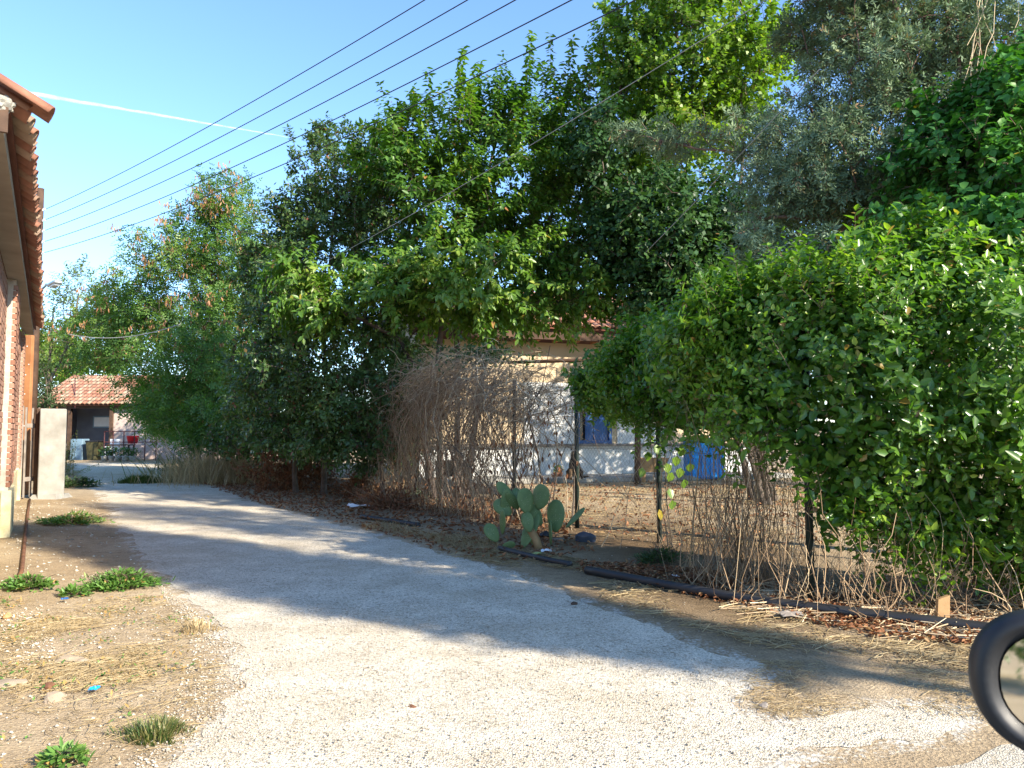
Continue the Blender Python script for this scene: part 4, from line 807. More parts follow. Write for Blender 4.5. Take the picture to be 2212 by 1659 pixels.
# apricot with round bright leaves, above and behind
ab=np.array([*at(1650,1000,15.5)[:2],0.]); ap_st=[[ab,g3(1600,860,15.5),g3(1500,740,15.5),g3(1470,520,15.5),g3(1490,300,15.5),g3(1500,60,15.5)],[ab+np.array([.2,0,0]),g3(1560,640,15.3),g3(1600,400,15.2),g3(1610,180,15.2)],[ab+np.array([-.2,.1,0]),g3(1560,800,15.6),g3(1420,640,15.6),g3(1370,400,15.6),g3(1340,200,15.6)]]
ap_el=[E(1480,140,15.4,150,150,1.9),E(1390,210,15.6,100,130,1.5),E(1590,180,15.2,85,150,1.4),E(1500,-60,15.4,180,110,2.),E(1330,110,15.5,50,100,1.),E(1440,330,15.6,130,90,1.6),E(1660,90,15.2,40,70,.9)]
tree('apricot_tree','tall tree with round sunlit yellow green leaves rising out of the top of the view','tree',ap_st,ap_el,720,M['apricot'],M['bark'],(.092,.085),30,5,(.25,.6),.06,.25,.3,upb=.6,rare=.02,kind='dia',fill=5000)
# dark tree under it, in front of the house roof
db=np.array([*at(1660,1000,14.6)[:2],0.]); da_st=[[db,g3(1610,840,14.6),g3(1490,620,14.6),g3(1440,450,14.6)],[db+np.array([-.1,0,0]),g3(1560,760,14.7),g3(1400,600,14.7)]]
da_el=[E(1440,520,14.6,130,150,1.8),E(1350,500,14.8,80,120,1.4),E(1500,620,14.4,120,90,1.5),E(1560,520,14.4,90,130,1.4),E(1400,660,14.6,70,45,1.),E(1620,640,14.4,90,70,1.4),E(1290,330,14.8,70,90,1.3)]
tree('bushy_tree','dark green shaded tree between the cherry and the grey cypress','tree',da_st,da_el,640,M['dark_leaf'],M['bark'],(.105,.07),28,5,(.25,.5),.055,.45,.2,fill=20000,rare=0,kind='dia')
# cypresses
cb=np.array([*at(2040,900,8.6)[:2],0.])
c_st=[[cb,cb+np.array([0,0,2.5]),cb+np.array([-.05,0,5.]),cb+np.array([.0,.1,8.6])],[cb+np.array([-.1,0,2.2]),g3(1900,520,8.3),g3(1760,470,8.2),g3(1640,470,8.3)],[cb+np.array([-.1,.1,2.9]),g3(1850,380,8.6),g3(1640,340,9.),g3(1400,300,9.6)]]
c_el=[E(1800,360,8.2,150,120,.95),E(1690,430,8.3,100,110,.8),E(1740,560,7.9,110,55,.7),E(1640,300,8.8,95,65,.6),E(1440,300,9.5,120,28,.45),E(1850,200,8.5,130,120,1.),E(1960,110,8.5,110,110,1.),E(1800,60,8.9,100,80,1.),E(2080,260,8.3,120,140,1.),E(1940,-60,8.9,200,90,1.5),E(1900,-230,8.8,220,130,1.7),E(1960,-380,8.8,130,90,1.2),E(2150,60,8.4,110,160,1.2),E(1620,520,8.,45,60,.5),E(1900,420,8.3,110,90,.8)]
tree('cypress_tree','sprawling grey green cypress with reddish trunk above the hedge','tree',c_st,c_el,1000,M['cypress'],M['cypress_bark'],(.07,.062),42,7,(.08,.25),.14,.05,.3,kind='spray',rs=[1,.28,.2],fill=17000,upb=.35,rare=.04,tspread=.2,out=.9)
cb2=np.array([6.5,4.0,0.]); c2_st=[[cb2,cb2+np.array([0,0,3.]),cb2+np.array([.1,0,6]),cb2+np.array([0,0,9.4])]]
c2_el=[(cb2+np.array([0,0,z]),np.array([r,r,1.1])) for z,r in ((6.9,.7),(7.7,.85),(8.6,.8),(9.4,.5))]
tree('cypress_tree','bare stemmed cypress whose crown shades the middle of the lane','tree',c2_st,c2_el,260,M['cypress'],M['cypress_bark'],(.18,.11),14,4,(.2,.4),.13,.05,.3,kind='spray',upb=.35,rare=.08,out=.9)
cb3=np.array([9.4,-1.0,0.]); c3_st=[[cb3,cb3+np.array([0,0,5.]),cb3+np.array([0,0,11.])]]
c3_el=[(cb3+np.array([0,0,z]),np.array([r,r,1.1])) for z,r in ((6.5,.55),(7.3,.8),(8.4,.9),(9.7,.85),(11.0,.65))]
tree('cypress_tree','tall high crowned cypress whose shadow crosses the lane','tree',c3_st,c3_el,300,M['cypress'],M['cypress_bark'],(.2,.18),14,4,(.15,.28),.11,.05,.2,kind='spray',upb=.6,rare=.06,fill=12000)
# far trees
yt=np.array([8.3,18.2,0.]); tree('yard_shade_tree','leafy tree added in the yard to shade the house, glimpsed behind hedge and cypress','tree',[[yt,yt+np.array([0,0,2.2]),yt+np.array([.2,0,4.5]),yt+np.array([0,.2,7.])],[yt+np.array([.1,0,0]),yt+np.array([-.9,0,3.]),yt+np.array([-1.6,0,5.])]],[(yt+np.array(c),np.array(r)) for c,r in (((0,0,4.),(3.,2.6,1.8)),((.4,.3,6.4),(2.9,2.6,1.9)),((-1.7,-.8,3.2),(1.8,1.6,1.4)),((2.2,0,3.4),(2.,1.8,1.6)))],420,M['apricot'],M['bark'],(.13,.10),16,4,(.3,.6),.09,.3,.3,kind='dia',fill=9000)  # added to shade the house front and fill gaps behind the hedge
bt_=np.array([-11.2,32.2,0.]); tree('cottage_shade_tree','dark dense tree added behind the seeded tree to shade the cottage','tree',[[bt_,bt_+np.array([0,0,2.5]),bt_+np.array([.2,0,6.5])]],[(bt_+np.array(c),np.array(r)) for c,r in (((0,0,3.2),(3.2,2.2,1.8)),((.3,.3,5.4),(2.6,2.2,1.6)),((-2.2,-.4,2.4),(1.9,1.6,1.3)))],300,M['dark_leaf'],M['bark'],(.16,.10),13,4,(.35,.7),.11,.3,.3,kind='dia',fill=9000)  # added to keep the cottage porch in shade
fb=np.array([*at(98,1000,31)[:2],0.]); tree('pale_tree','thin yellowish tree beyond the utility pole','tree',[[fb,g3(100,840,31),g3(150,740,31),g3(170,640,31)],[fb+np.array([.2,0,0]),g3(104,800,31),g3(115,680,31)]],[E(180,650,31,45,80,1.5),E(125,690,31,35,70,1.3),E(150,740,31,80,50,1.8),E(240,700,30,50,90,1.5)],300,M['far_leaf'],M['bark'],(.13,.055),13,4,(.35,.8),.09,.3,.4,upb=.7)
fb=np.array([*at(120,1000,50)[:2],0.]); tree('sunlit_tree','bright yellow green tree rising behind the cottage roof','tree',[[fb,g3(130,850,50),g3(130,760,50)]],[E(110,770,50,60,55,3.),E(190,790,50,60,40,3.),E(60,760,50,50,50,3.)],260,M['apricot'],M['bark'],(.24,.16),9,4,(.5,1.),.15,.2,.3,fill=1500)
fb=np.array([*at(105,1000,23.5)[:2],0.]); tree('oleander_shrub','upright narrow leaved shrub behind the concrete pillar','shrub',[[fb,g3(105,900,23.5),g3(100,820,23.5)],[fb+np.array([.1,.1,0]),g3(108,890,23.6),g3(110,860,23.6)]],[E(88,830,23.5,16,60,.6),E(104,882,23.5,14,32,.5),E(75,900,23.5,22,60,.6)],140,M['oleander'],M['bark'],(.15,.034),18,4,(.25,.5),.04,.1,.3,upb=.8)
rs_=np.array([-4.6,-13.,0.]); tree('roadside_shrub','green roadside shrub reflected in the car door mirror','shrub',[[rs_,rs_+np.array([0,0,1.5])],[rs_+np.array([.6,0,0]),rs_+np.array([1.6,0,1.4])]],[(rs_+np.array(c),np.array(r)) for c,r in (((0,0,1.),(2.,1.,.7)),((2.2,.3,.9),(1.6,1.,.6)),((-2.2,0,1.),(1.6,1.,.7)))],120,M['weed'],M['bark'],(.16,.08),10,4,(.3,.6),.04,.2,.3,kind='dia',fill=4000)
# ------------------------------------------------------------------ honeysuckle hedge over the fence
HP=[(1290, 835, 845), (1345, 780, 870), (1410, 740, 880), (1490, 752, 880), (1570, 712, 850), (1645, 652, 845), (1690, 622, 880), (1735, 612, 970), (1775, 607, 1085), (1850, 582, 1165), (1930, 532, 1185), (2000, 514, 1195), (2080, 552, 1215), (2150, 592, 1215), (2212, 612, 1205), (2300, 622, 1210), (2420, 662, 1210)]
def fence_at(px):
    d=ray(px,930); best=None
    for a,b in zip(FEN[:-1],FEN[1:]):
        m=np.array([[d[0],-(b-a)[0]],[d[1],-(b-a)[1]]]); s_=np.linalg.solve(m,a)
        if -.001<=s_[1]<=1.001: return a+(b-a)*s_[1]
    return FEN[0]
prof=[]
for px,ty,by in HP:
    p=fence_at(px); u=CUM[0]; 
    for i in range(len(FEN)-1):
        t=np.dot(p-FEN[i],FEN[i+1]-FEN[i])/np.dot(FEN[i+1]-FEN[i],FEN[i+1]-FEN[i])
        if -.01<=t<=1.01: u=CUM[i]+t*(CUM[i+1]-CUM[i]); break
    prof.append((u,at(px,ty,p[1]-.15)[2],at(px,by,p[1]-.35)[2]))
prof=np.array(sorted(prof)); U0,U1=prof[0,0],prof[-1,0]
def hedge_pts(n,depth):
    """points of the bulging hedge skin; depth 0 = outer skin"""
    u=U0+(U1-U0)*R.random(n); zt=np.interp(u,prof[:,0],prof[:,1]); zb=np.interp(u,prof[:,0],prof[:,2]); a=R.random(n)*np.pi*1.12
    th=np.interp(u,[U0,U0+1.,U1-2.6,U1-1.2,U1],[.55,.72,.6,.36,.15])*(.8+.5*lump(np.c_[u,zt*0,zt*0],2.))
    base=fpt(u); e=.02; tan=nrm(fpt(np.clip(u+e,0,FL))-fpt(np.clip(u-e,0,FL))); nr=np.stack([tan[:,1],-tan[:,0],np.zeros(n)],1); nr=fnorm(u)  # towards the lane
    # cross-section: half ellipse on the lane side, from bottom (a=0) over front to top (a=pi)
    zc=(zt+zb)/2; hh=(zt-zb)/2; f=1-depth
    bul=1+.55*(lump(np.c_[u*1.5,zc+hh*np.cos(a),u*0],2.6)-.5)*2+.25*(lump(np.c_[u*1.5,zc+hh*np.cos(a)+7,u*0],6.)-.5)*2
    sa_=np.sin(a); p=base+nr*(th*np.sign(sa_)*np.abs(sa_)**.8*f*bul)[:,None]; p[:,2]=zc-hh*np.cos(a)*(1-.5*depth)+.06*R.normal(size=n)
    out=nrm(nr*np.sin(a)[:,None]+np.array([0,0,1.])*(-np.cos(a))[:,None]); return p,out,u
he=thing('honeysuckle_hedge','bright green leafy climber heaped over the fence beside the lane','hedge',None,(3.0,7.2,0))
p,o_,u=hedge_pts(9800,R.random(9800)**2*.45); n=len(p)
keep=R.random(n) < np.clip(.35+1.2*lump(p,3.2),0,1); p,o_=p[keep],o_[keep]; n=len(p)
Dn=nrm(o_*.7+unit(n)*.65+np.array([0,0,.25])); Ln=.12+.28*R.random(n)**1.6
# wayward shoots standing out of the top
pt,ot,_=hedge_pts(900,np.zeros(900)); k=(ot[:,2]>.25); pt,ot=pt[k][:170],ot[k][:170]; dt=nrm(ot*.5+np.array([0,0,.6])+unit(len(pt))*.5)
S_=np.concatenate([p,pt]);Dn=np.concatenate([Dn,dt]);Ln=np.concatenate([Ln,.25+.3*R.random(len(pt))])
# hanging strings below the hedge
ph,oh,_=hedge_pts(5000,np.zeros(5000)); k=(oh[:,2]<-.35)&(ph[:,1]<9.0); ph,oh=ph[k][:230],oh[k][:230]; S_=np.concatenate([S_,ph]);Dn=np.concatenate([Dn,nrm(np.array([0,0,-1.])+unit(len(ph))*.35)]);Ln=np.concatenate([Ln,.2+.5*R.random(len(ph))**2])
tw_=R.random(len(S_))<.4; V,Fq=shoot_wood(S_[tw_],Dn[tw_],Ln[tw_],.0032,.3); child(obj('shoots',raw('shoots',V,[Fq],M['twig'])),he)
O_=np.concatenate([o_,ot,oh]); P,A,Nn,idx=leaves_on(S_,Dn,Ln,42,.05,.1,.95,.006); A=nrm(A+np.array([0,0,.12])); Nn=nrm(O_[idx]*.9+np.array([0,0,.35])+unit(len(P))*.55); n=len(P); sc=(.45+.9*R.random(n))*np.interp(lump(P,2.7),[.2,.8],[.8,1.2])
rr=R.random(len(S_))[idx]; T=tints(n,P,.2,1.7,.02,.92,.006); T=np.clip(T+(rr-.5)*.3,0,.92)+0; m=R.random(n)<.02; T[m]=.95+.05*R.random(m.sum())
V,Fq,k=leaf_geo(P,A,Nn,.074*sc,.042*sc,.3,.2); child(obj('foliage',raw('foliage',V,[Fq],M['hedge'],[np.repeat(T,k)])),he)
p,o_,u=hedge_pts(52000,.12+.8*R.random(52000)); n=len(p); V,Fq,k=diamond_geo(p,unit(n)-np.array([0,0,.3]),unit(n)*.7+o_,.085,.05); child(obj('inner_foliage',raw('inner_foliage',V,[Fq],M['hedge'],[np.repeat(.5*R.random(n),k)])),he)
# woody stems and dry strings under the hedge
n=900; u=U0+.2+(U1-U0-.2)*R.random(n); u=CUM[1]-1.6+(CUM[2]+1.1-CUM[1]+1.6)*R.random(n); u=np.where(R.random(n)<.05,CUM[2]+.8+(CUM[IP]-CUM[2]-.8)*R.random(n),u); zb=np.interp(u,prof[:,0],prof[:,2]); b=fpt(u)
nrd=fnorm(u); off=R.random(n)**1.5*.75
g0_=b+nrd*(off[:,None]+.06*R.normal(size=(n,1)))+np.array([0,0,.0]); top=b+nrd*(.1+.45*R.random((n,1)))+unit(n)*.15; top[:,2]=zb+.25*R.normal(size=n)+.1
hgt=np.where(R.random(n)<.6,.25+.5*R.random(n),1.); top=g0_+(top-g0_)*hgt[:,None]+np.array([0,0,.05]); top=top+unit(n)*np.array([.32,.25,.05]); mid=(g0_+top)/2+unit(n)*np.array([.38,.32,.14])
PT=bez(g0_,mid,top,7)+R.normal(size=(n,7,3))*.018; PT[:,0,2]=np.maximum(PT[:,0,2],0); PT[...,2]=np.maximum(PT[...,2],.003)
V,Fq=strands_geo(PT,(.0022+.0042*R.random(n)**3)[:,None]*np.linspace(1,.6,7)[None],3); T=np.repeat(np.clip(R.normal(.33,.24,n),0,1),len(Fq)//n)
child(obj('dry_stems',raw('dry_stems',V,[Fq],M['dead_stem'],[T])),he)
# fine dried tufts and dusty dull sprigs hanging in the hedge foot
tp=[]; 
for px,py,D in ((2300/1.0*0+1635,960,7.4),(1900,1060,6.2),(1925,1120,6.1),(1950,1010,6.1),(1660,1000,7.3),(1700,960,7.2),(1760,1000,6.9),(1820,1020,6.5)):
    c=at(px,py,D); tp.append(c+R.normal(size=(420,3))*np.array([.10,.08,.17]))
tp=np.concatenate(tp); n=len(tp); V,Fq,k=diamond_geo(tp,unit(n),unit(n),.04,.009); dryf=np.repeat(np.array([.93,.95,.94,.2,.15,.2,.25,.2])+.03,420)
child(obj('dull_sprigs',raw('dull_sprigs',V,[Fq],M['cypress'],[dryf])),he)
# ivy climbing the cypress
ic=[E(2085,380,7.2,130,110,.5),E(1960,520,7.,110,80,.5),E(2100,560,6.6,120,110,.5),E(2180,220,7.,60,120,.4),E(1880,600,6.9,90,60,.5),E(2230,450,6.6,80,170,.5),E(2060,280,7.4,70,70,.4)]
ivb=np.array([*at(2100,1000,6.9)[:2],0.])
tree('ivy_climber','broad leaved ivy climbing from the hedge into the cypress','climber',[[ivb,g3(2080,700,6.9),g3(2070,480,7.1),g3(2100,280,7.2)],[ivb+np.array([.3,-.2,0]),g3(2200,600,6.6),g3(2190,300,6.9)]],ic,700,M['ivy'],M['bark'],(.078,.062),28,5,(.15,.4),.02,.5,.35,upb=-.1,rare=.01,rtip=.003)
# pale dead creeper strings hanging beside the ivy
n=8; c0=np.stack([at(2105+75*R.random(),-70,7.6+.3*R.random()) for _ in range(n)]); c2=np.stack([at(2070+140*R.random(),60+210*R.random(),7.1+.3*R.random()) for _ in range(n)]); PT=bez(c0,(c0+c2)/2+R.normal(size=(n,3))*.2,c2,9)+np.cumsum(R.normal(size=(n,9,3))*.018,axis=1)
V,Fq=strands_geo(PT,.0032,4); tag(obj('dead_creeper',raw('dead_creeper',V,[Fq],M['dead_stem'],[np.full(len(Fq),.9)])),'pale dead creeper strings hanging from the cypress crown','creeper')
# grape leaves hanging round the fence post
vb=fpt(np.array([CUM[IP]-.1]))[0]; vn=thing('vine','green vine with large leaves and one yellow leaf hanging on the fence post','vine',None,vb)
st_=[vb+np.array([.1,-.1,0]),at(1440,1080,9.5),at(1435,960,9.5),at(1470,890,9.4)]; bchild(MB().tube(st_,.008,6),'stem',M['twig'],vn,smooth=True)
lp=[(1462,985),(1470,1010),(1445,1055),(1452,1080),(1475,965),(1430,940),(1452,1020),(1490,1000),(1440,1000),(1418,960),(1478,1035),(1400,975),(1388,1010)]
P=np.array([at(a,b,9.42+.1*R.random()) for a,b in lp]); n=len(P); V,Fq,k=leaf_geo(P,np.array([0,0,-1.])+unit(n)*.4,np.array([.3,-1,.2])+unit(n)*.3,.13,.12,.15,.1); child(obj('leaves',raw('leaves',V,[Fq],M['hedge'],[np.repeat(.6+.25*R.random(n),k)])),vn)
P=np.array([at(1424,1100,9.4)]); V,Fq,k=leaf_geo(P,np.array([[.2,0,-1.]]),np.array([[.3,-1.,.3]]),.14,.08,.2,.1); child(obj('yellow_leaf',raw('yellow_leaf',V,[Fq],M['apricot'],[np.ones(2)])),vn)
# ------------------------------------------------------------------ dead vine tangle on the fence
dv=thing('dead_vine','tangle of dry brown leafless vine heaped over the fence before the house','vine',None,(*fpt(np.array([CUM[IP]+5.5]))[0][:2],0))
UZ,ZZ=[1.2,2.0,3.4,5.0,6.6,8.4],[1.6,2.0,2.55,2.75,2.45,1.8]
n=1100; u=CUM[IP]+1.9+6.2*R.beta(1.35,1.4,n); b=fpt(u); zt=np.interp(u-CUM[IP],UZ,ZZ)*(.9+.2*lump(b,4.))
nrd=np.array([-.93,-.36,0]); start=b+nrd*(.15+.35*R.normal(size=(n,1)))+np.array([0,0,1.])*(zt*(.80+.2*R.random(n)))[:,None]
along=np.array([FEN[IP+1]-FEN[IP]])[0]; along=np.array([along[0],along[1],0])/np.linalg.norm(along)
end=b+nrd*(.2+.9*R.random((n,1)))+along*R.normal(size=(n,1))*.95; drop=np.where(R.random(n)<.42,0.,zt*(.12+.6*R.random(n))); end[:,2]=drop
mid=(start+end)/2+nrd*(.1+.75*R.random((n,1)))+along*R.normal(size=(n,1))*.6+np.array([0,0,1.])*(.1+.6*R.random((n,1)))
wk=np.cumsum(R.normal(size=(n,9,3))*np.array([.075,.06,.05]),axis=1); wk-=wk[:,-1:]*np.linspace(0,1,9)[None,:,None]; PT=bez(start,mid,end,9)+wk; PT[...,2]=np.maximum(PT[...,2],.004)
V,Fq=strands_geo(PT,(.0028+.0065*R.random(n)**3)[:,None]*np.linspace(1,.55,9)[None],3); T=np.repeat(np.clip(R.normal(.5,.25,n),0,1),len(Fq)//n)
child(obj('stems',raw('stems',V,[Fq],M['dead_stem'],[T])),dv)
n=46; u=CUM[IP]+2.+6.*R.random(n); b=fpt(u); st2=b+nrd*(.3*R.normal(size=(n,1))); e2=b+nrd*(.2+.3*R.normal(size=(n,1)))+along*R.normal(size=(n,1))*1.1; e2[:,2]=1.+1.6*R.random(n); wk=np.cumsum(R.normal(size=(n,9,3))*.09,axis=1); PT=bez(st2,(st2+e2)/2+unit(n)*.4,e2,9)+wk*np.linspace(0,1,9)[None,:,None]; PT[...,2]=np.maximum(PT[...,2],.01)
V,Fq=strands_geo(PT,(.008+.014*R.random(n)**2)[:,None]*np.linspace(1,.5,9)[None],5); child(obj('woody_canes',raw('woody_canes',V,[Fq],M['bark'])),dv)
n=1000; u=CUM[IP]+1.7+6.2*R.random(n); b=fpt(u); zt=np.interp(u-CUM[IP],UZ,ZZ); c=b+nrd*(.2+.4*R.normal(size=(n,1))); c[:,2]=zt*(.62+.4*R.random(n)**.6)
e=c+unit(n)*np.array([.6,.6,.35])*(.4+.7*R.random((n,1)))+nrd*.25; m_=(c+e)/2+np.array([0,0,.15])+unit(n)*.2; PT=bez(c,m_,e,6)+R.normal(size=(n,6,3))*.015
V,Fq=strands_geo(PT,(.0026+.0028*R.random(n))[:,None]*np.linspace(1,.5,6)[None],3); child(obj('top_stems',raw('top_stems',V,[Fq],M['dead_stem'],[np.repeat(np.clip(R.normal(.68,.22,n),0,1),len(Fq)//n)])),dv)
n=1100; u=CUM[IP]+1.4+6.8*R.random(n); b=fpt(u); P=b+nrd*(.1+.8*R.random((n,1))); P[:,2]=R.random(n)**1.6*1.9; V,Fq,k=leaf_geo(P,np.array([0,0,-1.])+unit(n)*.5,unit(n),.09,.035,.5,.4); child(obj('dry_leaves',raw('dry_leaves',V,[Fq],M['dry_leaf'],[np.repeat(R.random(n),k)])),dv)
# few green leaves at its crest
n=500; P=np.array([at(1040+55*R.normal(),768+14*R.normal(),13.4+.3*R.normal()) for _ in range(n)]); V,Fq,k=leaf_geo(P,unit(n),unit(n)+np.array([0,-.5,.5]),.09,.05); child(obj('green_leaves',raw('green_leaves',V,[Fq],M['oleander'],[np.repeat(.8*R.random(n),k)])),dv)
# ------------------------------------------------------------------ low growth, cactus, litter
def clump(name,label,cat,px,py,wpx,h,n,mat,leaf,group=None,flat=.5,kind='leaf',dry=0):
    c=gd(px,py); D=c[1]; wr=wpx/2*D/F; o=thing(name,label,cat,group,c); a=R.random(n)*6.283; r=np.sqrt(R.random(n)); 
    P=c+np.c_[np.cos(a)*r*wr*(1+.3*np.sin(3*a+c[0]*5)+.25*np.sin(5*a+c[1]*7))*(1+.5*(R.random(n)<.12)),np.sin(a)*r*wr*flat*2,np.zeros(n)]; hh=h*(1-.75*r**2)*(.35+.65*lump(P,6))
    if kind=='leaf':
        P[:,2]=.01+hh*R.random(n)**.7; A=nrm(unit(n)*.8+np.c_[np.cos(a),np.sin(a),np.full(n,.5)]); V,Fq,k=leaf_geo(P,A,unit(n)*.5+np.array([0,-.2,1.]),leaf[0]*(.7+.6*R.random(n)),leaf[1]*(.7+.6*R.random(n)))
        T=np.clip(R.normal(.5,.25,n),0,.93); T[R.random(n)<dry]=1.; child(obj('leaves',raw('leaves',V,[Fq],mat,[np.repeat(T,k)])),o)
        m=max(6,n//14); b=c+np.c_[R.normal(0,wr*.3,m),R.normal(0,wr*.3*flat,m),np.zeros(m)]; e=b+np.c_[R.normal(0,wr*.5,m),R.normal(0,wr*.5*flat,m),h*(.4+.5*R.random(m))]; V,Fq=strands_geo(bez(b,(b+e)/2+np.array([0,0,h*.3]),e,5),.003,3); child(obj('stems',raw('stems',V,[Fq],M['twig'])),o)
    else:
        A=nrm(np.c_[np.cos(a)*.45*r,np.sin(a)*.45*r,np.ones(n)]+unit(n)*.28); L=np.maximum(hh*1.3,.04); V,q,t3=blade_geo(P,A,L,leaf[1],L*.25); T=np.clip(R.normal(.45,.25,n),0,1); T[R.random(n)<dry]=1.
        child(obj('blades',raw('blades',V,[q,t3],mat,[np.repeat(T,2),T])),o)['kind']='stuff'
    return o
clump('weed','bushy sunlit green weed beside the lane, largest of the weeds','weed',258,1268,118,.17,1900,M['weed'],(.05,.02),'weeds on the verge',.45,dry=.02)
clump('weed','small leafy weed near the end of the rusty pipe','weed',62,1272,80,.15,620,M['weed'],(.045,.024),'weeds on the verge',.45,dry=.05)
clump('weed','tiny weed with an orange leaf between two larger weeds','weed',160,1288,46,.08,140,M['weed'],(.06,.025),'weeds on the verge',.4,dry=.08)
clump('weed','spreading weed with white bits between the building and the lane','weed',155,1132,110,.17,900,M['weed'],(.06,.026),'weeds on the verge',.4,dry=.06)
clump('weed','dark weed mat at the foot of the concrete pillar','weed',152,1052,85,.30,900,M['oleander'],(.10,.04),'weeds on the verge',.4)
clump('grass_tuft','dark green grass mound growing in the middle of the lane','grass tuft',310,1043,98,.30,2600,M['grass'],(.2,.012),None,.35,'blade',.05)
clump('grass_tuft','dry yellowish grass tuft at the gravel edge','grass tuft',430,1362,70,.10,260,M['straw'],(.1,.006),'dry grass tufts on the verge',.5,'blade',.3)
clump('grass_tuft','yellow green grass tuft beside the bottom gravel edge','grass tuft',338,1592,105,.13,520,M['grass'],(.1,.006),'dry grass tufts on the verge',.5,'blade',.45)
clump('weed','little yellow green weed at the bottom edge of the verge','weed',140,1650,70,.08,200,M['weed'],(.04,.018),'weeds on the verge',.5,dry=.05)
clump('weed','ferny dark green weed at the foot of the fence post','weed',1425,1215,85,.24,700,M['oleander'],(.06,.016),'weeds on the verge',.5)
clump('weed','grey green woolly weed below the black bin','weed',890,1078,60,.30,420,M['cypress'],(.08,.03),'weeds on the verge',.5)
# tall stalk weed by the pillar
o=thing('stalk_weed','tall yellowing stalk weed behind the concrete pillar','weed',None,gd(138,1030)); c=gd(138,1030)
S_=np.array([c+np.array([R.normal()*.12,R.normal()*.1,0]) for _ in range(26)]); Dn=nrm(np.array([.05,0,1.])+unit(26)*.18); Ln=.6+.9*R.random(26); S_=np.concatenate([S_,[c]*3]);Dn=np.concatenate([Dn,nrm(np.array([[.9,0,.35],[.8,.1,.25],[.6,-.1,.6]]))]);Ln=np.r_[Ln,1.1,.8,.6]
V,Fq=shoot_wood(S_,Dn,Ln,.007,.1); child(obj('stems',raw('stems',V,[Fq],M['dead_stem'],[np.full(len(Fq),.8)])),o); P,A,Nn,_=leaves_on(S_,Dn,Ln,46,.1,.1,.8); n=len(P); V,Fq,k=leaf_geo(P,A,Nn,.07,.022); child(obj('leaves',raw('leaves',V,[Fq],M['far_leaf'],[np.repeat(np.clip(R.normal(.7,.25,n),0,1),k)])),o)
# reed-like green grass and straw heap past the plum
c=gd(405,1035); o=thing('reed_clump','arching green reed grass clump on the far lane edge','grass',None,c); n=320; P=c+np.c_[R.normal(0,.5,n),R.normal(0,.35,n),np.zeros(n)]; A=nrm(np.array([-.25,0,1.])+unit(n)*np.array([.6,.4,.2])); L=.7+1.0*R.random(n)
V,q,t3=blade_geo(P,A,L,.022,L*(.2+.55*R.random(n))); T=np.clip(R.normal(.65,.3,n),0,1); child(obj('blades',raw('blades',V,[q,t3],M['grass'],[np.repeat(T,2),T])),o)
n=9; P=c+np.c_[R.normal(0,.3,n),R.normal(0,.2,n),np.zeros(n)]; e=P+np.c_[-.3-1.3*R.random(n),R.normal(0,.2,n),.9+.9*R.random(n)]; V,Fq=strands_geo(bez(P,(P+e)/2+np.array([0,0,.3]),e,8),.011,4); child(obj('stalks',raw('stalks',V,[Fq],M['straw'],[np.full(len(Fq),.6)])),o)
c=gd(470,1043); o=thing('dry_grass','heap of dry straw coloured grass at the far lane edge','grass',None,c); n=4200; P=c+np.c_[R.normal(.1,.75,n),R.normal(.5,.75,n),np.zeros(n)]; A=nrm(np.array([.0,-.1,1.])+unit(n)*.55); L=.45+.95*R.random(n)*np.clip(1.2-np.abs(P[:,0]-c[0])*.4,.3,1)
V,q,t3=blade_geo(P,A,L,.011,L*(.05+.6*R.random(n)**2)); T=np.clip(R.normal(.6,.25,n),0,1); child(obj('blades',raw('blades',V,[q,t3],M['straw'],[np.repeat(T,2),T])),o)
c=gd(500,1000); 
# rusty brown dead shrubs under the plum
for i,(px,py,wp,hh,nn,lab) in enumerate([(620,1058,150,1.25,2600,'rust brown dead shrub below the plum at the lane edge'),(690,1040,90,.9,900,'smaller dead brown shrub touching the plum trunk'),(770,1075,60,.6,600,'low dead brown shrub beyond the white litter'),(840,1100,120,.35,700,'knee high dry brown leaf heap before the black bin')]):
    c=gd(px,py); wr=wp/2*c[1]/F; o=thing('dead_shrub',lab,'shrub','dead brown shrubs',c); m=60; b=c+np.c_[R.normal(0,wr*.3,m),R.normal(.2,wr*.3,m),np.zeros(m)]; e=b+np.c_[R.normal(0,wr*.6,m),R.normal(0,wr*.4,m),hh*(.4+.7*R.random(m))]
    PT=bez(b,(b+e)/2+unit(m)*.1,e,6); V,Fq=strands_geo(PT,.006,3); child(obj('stems',raw('stems',V,[Fq],M['dead_stem'],[np.full(len(Fq),.2)])),o)
    j=R.integers(0,m,nn); t=R.random(nn)**.7; P=np.stack([PT[j,np.minimum((t*5).astype(int),5),k_] for k_ in range(3)],1)+R.normal(size=(nn,3))*.08; P[:,2]=np.maximum(P[:,2],.02); V,Fq,k=leaf_geo(P,unit(nn)-np.array([0,0,.6]),unit(nn),.085,.04,.5,.4); child(obj('dry_leaves',raw('dry_leaves',V,[Fq],M['dry_leaf'],[np.repeat(.6*R.random(nn),k)])),o)
